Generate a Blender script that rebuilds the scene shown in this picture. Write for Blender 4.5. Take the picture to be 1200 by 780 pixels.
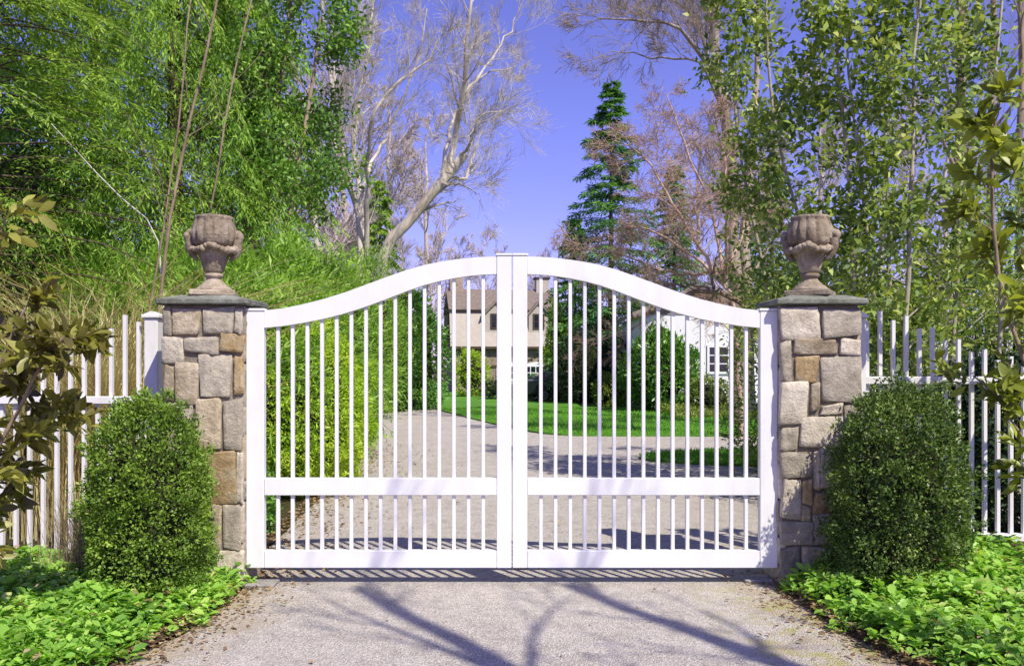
import bpy, bmesh, math, random
import numpy as np
from mathutils import Vector

for _o in list(bpy.data.objects):
    bpy.data.objects.remove(_o)
SC = bpy.context.scene
COL = SC.collection
R = math.radians

# ------------------------------------------------------------------ camera
CAM_D, CAM_H, HORIZON, FOC = 6.56, 1.67, 430.0, 1000.0
cam = bpy.data.cameras.new('camera')
cam.sensor_width = 36.0
cam.lens = 30.0
cam.shift_y = 0.0333
cam.clip_start = 0.05
cam.clip_end = 2000
cam_ob = bpy.data.objects.new('camera', cam)
cam_ob.location = (0, -CAM_D, CAM_H)
cam_ob.rotation_euler = (R(90), 0, 0)
COL.objects.link(cam_ob)
SC.camera = cam_ob

# ------------------------------------------------------------------ sky, sun, exposure
SUN_EL = 50.0
SUN_AZ = Vector((0.56, -0.83, 0)).normalized()
world = bpy.data.worlds.new('World')
SC.world = world
world.use_nodes = True
wn = world.node_tree
wn.nodes.clear()
w_out = wn.nodes.new('ShaderNodeOutputWorld')
w_bg = wn.nodes.new('ShaderNodeBackground')
w_sky = wn.nodes.new('ShaderNodeTexSky')
w_sky.sky_type = 'NISHITA'
w_sky.sun_disc = False
w_sky.sun_elevation = R(SUN_EL)
w_sky.sun_rotation = math.atan2(SUN_AZ.x, SUN_AZ.y)
w_sky.air_density = 1.0
w_sky.dust_density = 0.3
w_sky.ozone_density = 3.0
w_mul = wn.nodes.new('ShaderNodeMix')
w_mul.data_type = 'RGBA'
w_mul.blend_type = 'MULTIPLY'
w_mul.inputs['Factor'].default_value = 1.0
w_mul.inputs['B'].default_value = (0.80, 0.585, 1.10, 1)
w_bg.inputs['Strength'].default_value = 0.13
wn.links.new(w_sky.outputs['Color'], w_mul.inputs['A'])
wn.links.new(w_mul.outputs['Result'], w_bg.inputs['Color'])
wn.links.new(w_bg.outputs['Background'], w_out.inputs['Surface'])

sun = bpy.data.lights.new('sun', 'SUN')
sun.energy = 4.4
sun.angle = R(0.5)
sun.color = (1.0, 0.935, 0.80)
sun_ob = bpy.data.objects.new('sun', sun)
ce = math.cos(R(SUN_EL))
sdir = Vector((SUN_AZ.x * ce, SUN_AZ.y * ce, math.sin(R(SUN_EL))))
sun_ob.rotation_euler = (-sdir).to_track_quat('-Z', 'Y').to_euler()
sun_ob.location = (20, -30, 40)
COL.objects.link(sun_ob)

SC.view_settings.view_transform = 'Standard'
SC.view_settings.look = 'None'
SC.view_settings.exposure = 0.46
SC.view_settings.gamma = 1.0
SC.view_settings.use_curve_mapping = False

# ------------------------------------------------------------------ helpers
def P(px, py, d):
    """a photograph measurement turned into a place: distance d metres from the viewpoint"""
    return np.array([(px - 600) * d / FOC, d - CAM_D, CAM_H - (py - HORIZON) * d / FOC])

def GX(px, d):
    return (px - 600) * d / FOC

def link(o, parent=None):
    COL.objects.link(o)
    if parent is not None:
        o.parent = parent
    return o

def tag(o, label=None, cat=None, group=None, kind=None):
    if label: o['label'] = label
    if cat: o['category'] = cat
    if group: o['group'] = group
    if kind: o['kind'] = kind
    return o

def empty(name, loc, label, cat, group=None, rz=0.0):
    o = bpy.data.objects.new(name, None)
    o.empty_display_size = 0.2
    o.location = [float(c) for c in loc]
    o.rotation_euler = (0, 0, rz)
    link(o)
    return tag(o, label, cat, group)

def np_mesh(name, V, F, smooth=False):
    """V (n,3), F (m,k) all faces with k corners"""
    V = np.asarray(V, np.float32); F = np.asarray(F, np.int32)
    me = bpy.data.meshes.new(name)
    me.vertices.add(len(V)); me.vertices.foreach_set('co', V.ravel())
    k = F.shape[1]
    me.loops.add(F.size); me.loops.foreach_set('vertex_index', F.ravel())
    me.polygons.add(len(F)); me.polygons.foreach_set('loop_start', np.arange(0, F.size, k, dtype=np.int32))
    if smooth:
        me.polygons.foreach_set('use_smooth', np.ones(len(F), bool))
    me.update(calc_edges=True)
    return me

def np_obj(name, V, F, mat, parent=None, smooth=False, origin=None):
    V = np.asarray(V, float)
    if origin is not None:
        V = V - np.asarray(origin)
    me = np_mesh(name, V, F, smooth)
    me.materials.append(mat)
    return link(bpy.data.objects.new(name, me), parent)

def bm_obj(name, bm, mat, parent=None, smooth=False):
    bmesh.ops.recalc_face_normals(bm, faces=bm.faces)
    me = bpy.data.meshes.new(name)
    bm.to_mesh(me); bm.free()
    if smooth:
        for p in me.polygons: p.use_smooth = True
    me.materials.append(mat)
    return link(bpy.data.objects.new(name, me), parent)

def add_box(bm, x0, x1, y0, y1, z0, z1, bev=0.0):
    vs = [bm.verts.new(c) for c in ((x0,y0,z0),(x1,y0,z0),(x1,y1,z0),(x0,y1,z0),(x0,y0,z1),(x1,y0,z1),(x1,y1,z1),(x0,y1,z1))]
    fs = [bm.faces.new([vs[i] for i in f]) for f in ((0,3,2,1),(4,5,6,7),(0,1,5,4),(1,2,6,5),(2,3,7,6),(3,0,4,7))]
    if bev > 0:
        es = list({e for f in fs for e in f.edges})
        bmesh.ops.bevel(bm, geom=es, offset=bev, segments=1, affect='EDGES', profile=0.5)

def box_obj(name, x0, x1, y0, y1, z0, z1, mat, parent=None, bev=0.004):
    bm = bmesh.new(); add_box(bm, x0, x1, y0, y1, z0, z1, bev)
    return bm_obj(name, bm, mat, parent)

def add_prism(bm, pts, y0, y1, axis='y'):
    """closed outline pts (a,b) extruded; axis y: (a,c,b), axis x: (c,a,b), axis z: (a,b,c)"""
    def mk(p, c):
        if axis == 'y': return (p[0], c, p[1])
        if axis == 'x': return (c, p[0], p[1])
        return (p[0], p[1], c)
    A = [bm.verts.new(mk(p, y0)) for p in pts]
    B = [bm.verts.new(mk(p, y1)) for p in pts]
    n = len(pts)
    bm.faces.new(A); bm.faces.new(B[::-1])
    for i in range(n):
        bm.faces.new((A[i], B[i], B[(i+1) % n], A[(i+1) % n]))

def prism_obj(name, pts, y0, y1, mat, parent=None, axis='y', bev=0.0):
    bm = bmesh.new(); add_prism(bm, pts, y0, y1, axis)
    if bev:
        bmesh.ops.bevel(bm, geom=list(bm.edges), offset=bev, segments=1, affect='EDGES', profile=0.5)
    return bm_obj(name, bm, mat, parent)

def unit(a):
    return a / np.maximum(np.linalg.norm(a, axis=-1, keepdims=True), 1e-9)

# ------------------------------------------------------------------ materials
def mat_new(name):
    m = bpy.data.materials.new(name); m.use_nodes = True
    nt = m.node_tree; nt.nodes.clear()
    return m, nt

def nd(nt, typ, **kw):
    n = nt.nodes.new(typ)
    for k, v in kw.items():
        setattr(n, k, v)
    return n

def ramp(nt, stops):
    r = nt.nodes.new('ShaderNodeValToRGB')
    el = r.color_ramp.elements
    while len(el) < len(stops): el.new(0.5)
    for e, (p, c) in zip(el, stops):
        e.position = p; e.color = (c[0], c[1], c[2], 1)
    return r

def mixc(nt, fac, a, b, mode='MIX'):
    m = nt.nodes.new('ShaderNodeMix'); m.data_type = 'RGBA'; m.blend_type = mode
    if hasattr(fac, 'default_value') and not isinstance(fac, float):
        nt.links.new(fac, m.inputs['Factor'])
    else:
        m.inputs['Factor'].default_value = fac
    for s, v in (('A', a), ('B', b)):
        if isinstance(v, tuple): m.inputs[s].default_value = (v[0], v[1], v[2], 1)
        else: nt.links.new(v, m.inputs[s])
    return m.outputs['Result']

def noise(nt, vec, scale, detail=4, rough=0.6):
    n = nt.nodes.new('ShaderNodeTexNoise')
    n.inputs['Scale'].default_value = scale; n.inputs['Detail'].default_value = detail
    n.inputs['Roughness'].default_value = rough
    if vec is not None: nt.links.new(vec, n.inputs['Vector'])
    return n.outputs['Fac']

def mapped(nt, sock, lo, hi, a=0.0, b=1.0):
    m = nt.nodes.new('ShaderNodeMapRange')
    m.inputs['From Min'].default_value = lo; m.inputs['From Max'].default_value = hi
    m.inputs['To Min'].default_value = a; m.inputs['To Max'].default_value = b
    nt.links.new(sock, m.inputs['Value'])
    return m.outputs['Result']

def bump(nt, height, strength, dist):
    b = nt.nodes.new('ShaderNodeBump')
    b.inputs['Strength'].default_value = strength; b.inputs['Distance'].default_value = dist
    nt.links.new(height, b.inputs['Height'])
    return b.outputs['Normal']

def finish(nt, color, rough=0.7, normal=None, spec=0.3, metallic=0.0):
    o = nt.nodes.new('ShaderNodeOutputMaterial')
    p = nt.nodes.new('ShaderNodeBsdfPrincipled')
    if isinstance(color, tuple): p.inputs['Base Color'].default_value = (*color[:3], 1)
    else: nt.links.new(color, p.inputs['Base Color'])
    if isinstance(rough, float): p.inputs['Roughness'].default_value = rough
    else: nt.links.new(rough, p.inputs['Roughness'])
    p.inputs['Specular IOR Level'].default_value = spec
    p.inputs['Metallic'].default_value = metallic
    if normal is not None: nt.links.new(normal, p.inputs['Normal'])
    nt.links.new(p.outputs['BSDF'], o.inputs['Surface'])
    return p

def m_leaf(name, cols, trans=0.35, rough=0.45, spec=0.35, patch=1.2, gain=1.35):
    """leaf colours picked leaf by leaf, drifting slowly from branch to branch"""
    m, nt = mat_new(name)
    geo = nd(nt, 'ShaderNodeNewGeometry')
    tc = nd(nt, 'ShaderNodeTexCoord')
    n1 = noise(nt, tc.outputs['Object'], patch, 2)
    add = nd(nt, 'ShaderNodeMath', operation='MULTIPLY_ADD')
    nt.links.new(geo.outputs['Random Per Island'], add.inputs[0])
    add.inputs[1].default_value = 0.6
    nt.links.new(mapped(nt, n1, 0.3, 0.7, 0.0, 0.4), add.inputs[2])
    k = len(cols); cols = [tuple(min(0.62, v * gain) for v in c) for c in cols]
    r = ramp(nt, [(i / (k - 1), c) for i, c in enumerate(cols)])
    nt.links.new(add.outputs[0], r.inputs['Fac'])
    o = nd(nt, 'ShaderNodeOutputMaterial')
    p = nd(nt, 'ShaderNodeBsdfPrincipled')
    p.inputs['Roughness'].default_value = rough
    p.inputs['Specular IOR Level'].default_value = spec
    nt.links.new(r.outputs['Color'], p.inputs['Base Color'])
    t = nd(nt, 'ShaderNodeBsdfTranslucent')
    tcol = mixc(nt, 1.0, r.outputs['Color'], (1.5, 1.5, 0.7), 'MULTIPLY')
    nt.links.new(tcol, t.inputs['Color'])
    mx = nd(nt, 'ShaderNodeMixShader'); mx.inputs[0].default_value = trans
    nt.links.new(p.outputs['BSDF'], mx.inputs[1]); nt.links.new(t.outputs['BSDF'], mx.inputs[2])
    nt.links.new(mx.outputs[0], o.inputs['Surface'])
    return m

def m_bark(name, c1, c2, scale=6.0, bstr=0.6):
    m, nt = mat_new(name)
    tc = nd(nt, 'ShaderNodeTexCoord')
    mp = nd(nt, 'ShaderNodeMapping'); mp.inputs['Scale'].default_value = (1, 1, 0.3)
    nt.links.new(tc.outputs['Object'], mp.inputs['Vector'])
    n1 = noise(nt, mp.outputs[0], scale, 5, 0.65)
    r = ramp(nt, [(0.35, c1), (0.65, c2)])
    nt.links.new(n1, r.inputs['Fac'])
    finish(nt, r.outputs['Color'], 0.85, bump(nt, noise(nt, mp.outputs[0], scale * 5, 3), bstr, 0.02), 0.15)
    return m

def m_paint(name, c=(0.76, 0.76, 0.765), grime=0.06):
    m, nt = mat_new(name)
    tc = nd(nt, 'ShaderNodeTexCoord')
    st = nd(nt, 'ShaderNodeMapping'); st.inputs['Scale'].default_value = (1, 1, 0.35)
    nt.links.new(tc.outputs['Object'], st.inputs['Vector'])
    n1 = noise(nt, st.outputs[0], 5.0, 7, 0.7)
    n2 = noise(nt, tc.outputs['Object'], 40.0, 3)
    dirt = mixc(nt, mapped(nt, n1, 0.45, 0.75, 0.0, 1.0), c, tuple(v * (1 - grime * 2.2) for v in c[:2]) + (c[2] * (1 - grime * 3),))
    finish(nt, dirt, mapped(nt, n1, 0.3, 0.7, 0.32, 0.5), bump(nt, n2, 0.08, 0.004), 0.4)
    return m

def m_stone(name, c1, c2, c3, moss=0.15):
    m, nt = mat_new(name)
    tc = nd(nt, 'ShaderNodeTexCoord')
    oi = nd(nt, 'ShaderNodeObjectInfo')
    av = nd(nt, 'ShaderNodeVectorMath', operation='ADD')
    nt.links.new(tc.outputs['Object'], av.inputs[0])
    cmb = nd(nt, 'ShaderNodeCombineXYZ')
    ml = nd(nt, 'ShaderNodeMath', operation='MULTIPLY'); ml.inputs[1].default_value = 37.0
    nt.links.new(oi.outputs['Random'], ml.inputs[0])
    for i in range(3): nt.links.new(ml.outputs[0], cmb.inputs[i])
    nt.links.new(cmb.outputs[0], av.inputs[1])
    v = av.outputs[0]
    n1 = noise(nt, v, 5.5, 6, 0.68)
    n2 = noise(nt, v, 26.0, 6, 0.72)
    r = ramp(nt, [(0.3, c1), (0.5, c2), (0.68, c3)])
    nt.links.new(n1, r.inputs['Fac'])
    sp = mixc(nt, mapped(nt, n2, 0.35, 0.7), r.outputs['Color'], tuple(0.55 * v for v in c1), 'MIX')
    sp2 = mixc(nt, 0.45, r.outputs['Color'], sp)
    mo = mixc(nt, mapped(nt, noise(nt, v, 9.0, 5, 0.7), 0.62, 0.72, 0.0, moss * 2), sp2, (0.13, 0.14, 0.06))
    hs = nd(nt, 'ShaderNodeHueSaturation')
    nt.links.new(mo, hs.inputs['Color'])
    nt.links.new(mapped(nt, oi.outputs['Random'], 0, 1, 0.78, 1.22), hs.inputs['Value'])
    h = nd(nt, 'ShaderNodeMath', operation='ADD')
    nt.links.new(n1, h.inputs[0]); nt.links.new(n2, h.inputs[1])
    finish(nt, hs.outputs['Color'], 0.9, bump(nt, h.outputs[0], 0.9, 0.02), 0.15)
    return m

def m_plain(name, c, rough=0.6, spec=0.3, metallic=0.0, var=0.15, scale=8.0):
    m, nt = mat_new(name)
    tc = nd(nt, 'ShaderNodeTexCoord')
    n1 = noise(nt, tc.outputs['Object'], scale, 5)
    col = mixc(nt, mapped(nt, n1, 0.3, 0.7), tuple(v * (1 - var) for v in c), tuple(min(1, v * (1 + var)) for v in c))
    finish(nt, col, rough, bump(nt, noise(nt, tc.outputs['Object'], scale * 6, 3), 0.15, 0.01), spec, metallic)
    return m

MAT = {}
MAT['white'] = m_paint('white_gate_paint')
MAT['white_fence'] = m_paint('weathered_white_paint', (0.76, 0.75, 0.74), 0.10)
MAT['iron'] = m_plain('black_iron', (0.03, 0.03, 0.035), 0.5, 0.4, 0.3)
MAT['s_grey'] = m_stone('grey_fieldstone', (0.26, 0.23, 0.175), (0.43, 0.385, 0.30), (0.58, 0.51, 0.37))
MAT['s_tan'] = m_stone('tan_fieldstone', (0.30, 0.235, 0.15), (0.50, 0.42, 0.29), (0.62, 0.555, 0.43))
MAT['s_ochre'] = m_stone('ochre_fieldstone', (0.30, 0.20, 0.09), (0.50, 0.37, 0.19), (0.56, 0.48, 0.34))
MAT['s_pale'] = m_stone('pale_fieldstone', (0.38, 0.325, 0.24), (0.58, 0.52, 0.41), (0.70, 0.63, 0.49))
MAT['mortar'] = m_stone('old_mortar', (0.17, 0.145, 0.11), (0.27, 0.235, 0.18), (0.36, 0.32, 0.25), 0.2)
MAT['cap'] = m_stone('mossy_bluestone', (0.14, 0.145, 0.11), (0.25, 0.26, 0.21), (0.36, 0.37, 0.32), 0.4)
MAT['urn'] = m_stone('weathered_cast_stone', (0.20, 0.155, 0.10), (0.42, 0.345, 0.25), (0.62, 0.55, 0.43), 0.30)
MAT['concrete'] = m_stone('worn_concrete', (0.30, 0.28, 0.26), (0.42, 0.40, 0.37), (0.5, 0.47, 0.43))
MAT['bark_pale'] = m_bark('pale_smooth_bark', (0.36, 0.33, 0.27), (0.66, 0.62, 0.54), 3.0)
MAT['bark_tan'] = m_bark('tan_rough_bark', (0.16, 0.115, 0.075), (0.36, 0.28, 0.20), 4.0)
MAT['bark_red'] = m_bark('reddish_grey_bark', (0.18, 0.14, 0.105), (0.42, 0.35, 0.28), 4.0)
MAT['bark_dark'] = m_bark('dark_brown_bark', (0.045, 0.033, 0.022), (0.13, 0.10, 0.07), 6.0)
MAT['bark_green'] = m_bark('greenish_grey_bark', (0.20, 0.19, 0.11), (0.42, 0.40, 0.28), 5.0)
MAT['bark_grove'] = m_bark('pale_grove_bark', (0.26, 0.24, 0.16), (0.48, 0.44, 0.33), 5.0)
MAT['bark_lean'] = m_bark('mottled_grey_brown_bark', (0.34, 0.29, 0.22), (0.68, 0.62, 0.51), 2.0)
MAT['twig_pink'] = m_bark('pinkish_brown_twigs', (0.34, 0.23, 0.17), (0.55, 0.41, 0.32), 2.0)

MAT['hemlock'] = m_leaf('hemlock_needles', [(0.026, 0.058, 0.014), (0.085, 0.16, 0.022), (0.165, 0.25, 0.036), (0.26, 0.33, 0.065)], 0.35, 0.5, 0.25, 0.9, 1.85)
MAT['cedar'] = m_leaf('feathery_cedar', [(0.030, 0.070, 0.014), (0.085, 0.165, 0.022), (0.16, 0.26, 0.034), (0.25, 0.34, 0.060)], 0.38, 0.5, 0.25, 0.8, 2.0)
MAT['spruce'] = m_leaf('blue_green_needles', [(0.016, 0.048, 0.032), (0.035, 0.095, 0.038), (0.075, 0.165, 0.030), (0.13, 0.23, 0.04)], 0.25, 0.5, 0.25, 0.35, 2.0)
MAT['holly'] = m_leaf('dark_glossy_leaves', [(0.020, 0.045, 0.010), (0.045, 0.10, 0.016), (0.085, 0.165, 0.025), (0.15, 0.22, 0.045)], 0.25, 0.48, 0.35, 0.8, 2.2)
MAT['grove'] = m_leaf('grove_leaves', [(0.016, 0.032, 0.012), (0.052, 0.085, 0.018), (0.12, 0.16, 0.030), (0.25, 0.27, 0.08)], 0.30, 0.48, 0.35, 0.9, 2.7)
MAT['bamboo'] = m_leaf('bright_lance_leaves', [(0.065, 0.135, 0.018), (0.13, 0.24, 0.030), (0.20, 0.33, 0.048), (0.30, 0.41, 0.085)], 0.40, 0.45, 0.3, 0.8, 1.5)
MAT['privet'] = m_leaf('yellow_green_leaves', [(0.11, 0.20, 0.012), (0.20, 0.32, 0.022), (0.29, 0.41, 0.035), (0.38, 0.47, 0.07)], 0.40, 0.45, 0.3, 1.2, 1.6)
MAT['boxwood'] = m_leaf('boxwood_leaves', [(0.030, 0.060, 0.010), (0.075, 0.135, 0.018), (0.13, 0.21, 0.026), (0.24, 0.31, 0.06)], 0.25, 0.48, 0.35, 3.0, 1.65)
MAT['boxwood_dark'] = m_leaf('darker_boxwood_leaves', [(0.018, 0.036, 0.010), (0.042, 0.078, 0.015), (0.075, 0.120, 0.022), (0.18, 0.22, 0.06)], 0.22, 0.48, 0.35, 3.0, 1.8)
MAT['yew'] = m_leaf('deep_yew_needles', [(0.006, 0.014, 0.010), (0.012, 0.028, 0.014), (0.022, 0.045, 0.016), (0.05, 0.08, 0.025)], 0.15, 0.5, 0.25, 1.0, 1.3)
MAT['laurel'] = m_leaf('laurel_leaves', [(0.018, 0.05, 0.010), (0.04, 0.10, 0.015), (0.075, 0.17, 0.02), (0.13, 0.24, 0.04)], 0.28, 0.4, 0.45, 0.8, 2.0)
MAT['cover'] = m_leaf('ground_cover_leaves', [(0.060, 0.130, 0.022), (0.115, 0.225, 0.034), (0.19, 0.32, 0.052), (0.31, 0.42, 0.11)], 0.35, 0.4, 0.4, 2.0, 1.9)
MAT['magnolia'] = m_leaf('olive_magnolia_leaves', [(0.035, 0.026, 0.010), (0.085, 0.075, 0.018), (0.17, 0.17, 0.03), (0.30, 0.30, 0.07)], 0.30, 0.4, 0.45, 2.0, 1.5)
MAT['magnolia_green'] = m_leaf('yellow_green_magnolia_leaves', [(0.05, 0.055, 0.012), (0.11, 0.13, 0.02), (0.20, 0.24, 0.03), (0.32, 0.36, 0.06)], 0.35, 0.4, 0.45, 2.0, 1.4)
MAT['straw'] = m_leaf('dry_straw', [(0.22, 0.16, 0.07), (0.36, 0.28, 0.13), (0.50, 0.42, 0.20), (0.55, 0.50, 0.28)], 0.30, 0.7, 0.15, 2.0, 1.35)
MAT['straw_grey'] = m_leaf('grey_dry_stems', [(0.12, 0.09, 0.055), (0.24, 0.19, 0.12), (0.36, 0.30, 0.20), (0.45, 0.39, 0.28)], 0.2, 0.8, 0.1, 3.0, 1.0)
MAT['litter'] = m_leaf('brown_fallen_leaves', [(0.10, 0.06, 0.03), (0.22, 0.14, 0.07), (0.36, 0.26, 0.15), (0.50, 0.40, 0.27)], 0.15, 0.8, 0.1, 4.0, 1.0)
MAT['pinkbud'] = m_leaf('russet_buds', [(0.24, 0.12, 0.08), (0.38, 0.23, 0.16), (0.48, 0.34, 0.25), (0.50, 0.40, 0.30)], 0.3, 0.7, 0.1, 1.0, 1.0)
MAT['grass'] = m_leaf('lawn_blades', [(0.055, 0.17, 0.014), (0.09, 0.245, 0.020), (0.13, 0.31, 0.028), (0.20, 0.37, 0.045)], 0.35, 0.5, 0.25, 0.5, 1.4)
MAT['low_cover'] = m_leaf('olive_low_cover', [(0.05, 0.08, 0.015), (0.12, 0.17, 0.025), (0.20, 0.26, 0.05), (0.32, 0.36, 0.11)], 0.3, 0.5, 0.25, 0.8, 1.3)

# ground, driveway and lawn
def m_ground():
    m, nt = mat_new('woodland_floor')
    tc = nd(nt, 'ShaderNodeTexCoord'); v = tc.outputs['Object']
    n1 = noise(nt, v, 0.6, 6, 0.65); n2 = noise(nt, v, 14.0, 6, 0.7)
    r = ramp(nt, [(0.30, (0.035, 0.045, 0.015)), (0.5, (0.085, 0.075, 0.03)), (0.70, (0.17, 0.13, 0.075))])
    nt.links.new(n1, r.inputs['Fac'])
    c = mixc(nt, mapped(nt, n2, 0.35, 0.7), r.outputs['Color'], (0.06, 0.045, 0.025))
    finish(nt, c, 0.95, bump(nt, n2, 1.0, 0.05), 0.1)
    return m

def m_drive():
    m, nt = mat_new('worn_tan_asphalt')
    tc = nd(nt, 'ShaderNodeTexCoord'); v = tc.outputs['Object']
    vo = nd(nt, 'ShaderNodeTexVoronoi'); vo.inputs['Scale'].default_value = 110.0
    nt.links.new(v, vo.inputs['Vector'])
    vs = nd(nt, 'ShaderNodeSeparateColor'); nt.links.new(vo.outputs['Color'], vs.inputs[0])
    agg = ramp(nt, [(0.0, (0.24, 0.215, 0.185)), (0.45, (0.45, 0.41, 0.355)), (0.8, (0.57, 0.525, 0.46)), (1.0, (0.70, 0.66, 0.59))])
    nt.links.new(vs.outputs[0], agg.inputs['Fac'])
    big = noise(nt, v, 0.9, 6, 0.7)
    fine = noise(nt, v, 60.0, 4, 0.7)
    c = mixc(nt, mapped(nt, big, 0.35, 0.66, 0.0, 0.5), agg.outputs['Color'], (0.60, 0.56, 0.50))
    mid = noise(nt, v, 5.0, 6, 0.75)
    c = mixc(nt, mapped(nt, mid, 0.46, 0.70, 0.0, 0.65), c, (0.29, 0.255, 0.225))
    # dust and moss that has crept in from the beds along both edges of the apron
    sx = nd(nt, 'ShaderNodeSeparateXYZ'); nt.links.new(v, sx.inputs[0])
    ax = nd(nt, 'ShaderNodeMath', operation='ABSOLUTE'); nt.links.new(sx.outputs['X'], ax.inputs[0])
    edge = nd(nt, 'ShaderNodeMath', operation='ADD')
    nt.links.new(mapped(nt, ax.outputs[0], 0.9, 2.2, 0.0, 0.85), edge.inputs[0])
    nt.links.new(mapped(nt, noise(nt, v, 2.4, 6, 0.75), 0.3, 0.7, -0.35, 0.35), edge.inputs[1])
    near = mapped(nt, sx.outputs['Y'], 0.5, 1.8, 1.0, 0.15)
    em = nd(nt, 'ShaderNodeMath', operation='MULTIPLY')
    nt.links.new(mapped(nt, edge.outputs[0], 0.45, 0.85, 0.0, 0.8), em.inputs[0]); nt.links.new(near, em.inputs[1])
    c = mixc(nt, em.outputs[0], c, (0.42, 0.34, 0.22))
    mp = nd(nt, 'ShaderNodeMath', operation='MULTIPLY')
    nt.links.new(mapped(nt, sx.outputs['X'], 1.2, 1.75, 0.0, 1.0), mp.inputs[0])
    nt.links.new(mapped(nt, noise(nt, v, 4.2, 6, 0.75), 0.47, 0.62, 0.0, 0.85), mp.inputs[1])
    mp2 = nd(nt, 'ShaderNodeMath', operation='MULTIPLY')
    nt.links.new(mp.outputs[0], mp2.inputs[0]); nt.links.new(mapped(nt, sx.outputs['Y'], -0.1, 0.4, 1.0, 0.0), mp2.inputs[1])
    c = mixc(nt, mp2.outputs[0], c, (0.36, 0.34, 0.10))
    h = nd(nt, 'ShaderNodeMath', operation='ADD')
    nt.links.new(vo.outputs['Distance'], h.inputs[0]); nt.links.new(fine, h.inputs[1])
    finish(nt, c, 0.92, bump(nt, h.outputs[0], 0.8, 0.012), 0.2)
    return m

def m_lawn():
    m, nt = mat_new('bright_turf')
    tc = nd(nt, 'ShaderNodeTexCoord'); v = tc.outputs['Object']
    n1 = noise(nt, v, 0.35, 4); n2 = noise(nt, v, 30.0, 4, 0.7)
    r = ramp(nt, [(0.35, (0.09, 0.25, 0.020)), (0.65, (0.15, 0.36, 0.036))])
    nt.links.new(n1, r.inputs['Fac'])
    c = mixc(nt, mapped(nt, n2, 0.35, 0.75, 0.0, 0.6), r.outputs['Color'], (0.035, 0.13, 0.012))
    finish(nt, c, 0.8, bump(nt, n2, 1.0, 0.04), 0.2)
    return m

def m_soil():
    m, nt = mat_new('leafy_soil')
    tc = nd(nt, 'ShaderNodeTexCoord'); v = tc.outputs['Object']
    n1 = noise(nt, v, 9.0, 6, 0.75)
    r = ramp(nt, [(0.3, (0.035, 0.025, 0.015)), (0.55, (0.10, 0.07, 0.04)), (0.75, (0.24, 0.18, 0.11))])
    nt.links.new(n1, r.inputs['Fac'])
    finish(nt, r.outputs['Color'], 0.95, bump(nt, n1, 1.0, 0.05), 0.1)
    return m
MAT['ground'] = m_ground(); MAT['drive'] = m_drive(); MAT['lawn'] = m_lawn(); MAT['soil'] = m_soil()

def flat_poly(name, pts, z, mat, skirt=0.0):
    bm = bmesh.new()
    vs = [bm.verts.new((x, y, z)) for x, y in pts]
    es = [bm.edges.new((vs[i], vs[(i + 1) % len(vs)])) for i in range(len(vs))]
    if skirt:
        lo = [bm.verts.new((x, y, z - skirt)) for x, y in pts]
        for i in range(len(vs)):
            j = (i + 1) % len(vs)
            bm.faces.new((vs[i], vs[j], lo[j], lo[i]))
    bmesh.ops.triangle_fill(bm, edges=es, use_beauty=True)
    o = bm_obj(name, bm, mat)
    # upward normals
    return tag(o, kind='structure')

def smooth_loop(pts, n=4, closed=True):
    """Catmull-Rom through the points"""
    p = np.array(pts, float); out = []
    k = len(p)
    for i in range(k if closed else k - 1):
        a, b, c, d = p[(i-1) % k], p[i], p[(i+1) % k], p[(i+2) % k]
        if not closed:
            a = p[max(i-1, 0)]; d = p[min(i+2, k-1)]
        for t in np.arange(n) / n:
            out.append(0.5 * ((2*b) + (-a+c)*t + (2*a-5*b+4*c-d)*t*t + (-a+3*b-3*c+d)*t**3))
    if not closed: out.append(p[-1])
    return [tuple(q) for q in out]

# ------------------------------------------------------------------ leaves, tubes, trees
def leaf_quads(Pn, D, N, L, W, fold=0.25, curl=0.0, six=False):
    """one leaf per row: base point, direction, face normal, length and width"""
    n = len(Pn)
    D = unit(D); S = unit(np.cross(D, N)); U = np.cross(S, D)
    L = np.broadcast_to(np.asarray(L, float), (n,))[:, None]; W = np.broadcast_to(np.asarray(W, float), (n,))[:, None]
    tip = Pn + D * L - U * (L * curl)
    if not six:
        mid = Pn + D * L * 0.48 + U * (W * fold)
        V = np.stack([Pn, mid + S * W * 0.5, tip, mid - S * W * 0.5], 1).reshape(-1, 3)
        F = np.arange(4 * n).reshape(n, 4)
        return V, F
    m1 = Pn + D * L * 0.30 + U * W * fold * 0.8
    m2 = Pn + D * L * 0.70 + U * (W * fold * 0.8 - L * curl * 0.4)
    c1 = Pn + D * L * 0.30
    c2 = Pn + D * L * 0.70 - U * (L * curl * 0.4)
    V = np.stack([Pn, m1 + S*W*0.46, m2 + S*W*0.42, tip, m2 - S*W*0.42, m1 - S*W*0.46, (c1 + c2) * 0.5], 1).reshape(-1, 3)
    b = np.arange(n)[:, None] * 7
    F = np.concatenate([b + np.array([[0, 1, 2, 6]]), b + np.array([[6, 2, 3, 4]]), b + np.array([[0, 6, 4, 5]])], 0)
    return V, F

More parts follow.
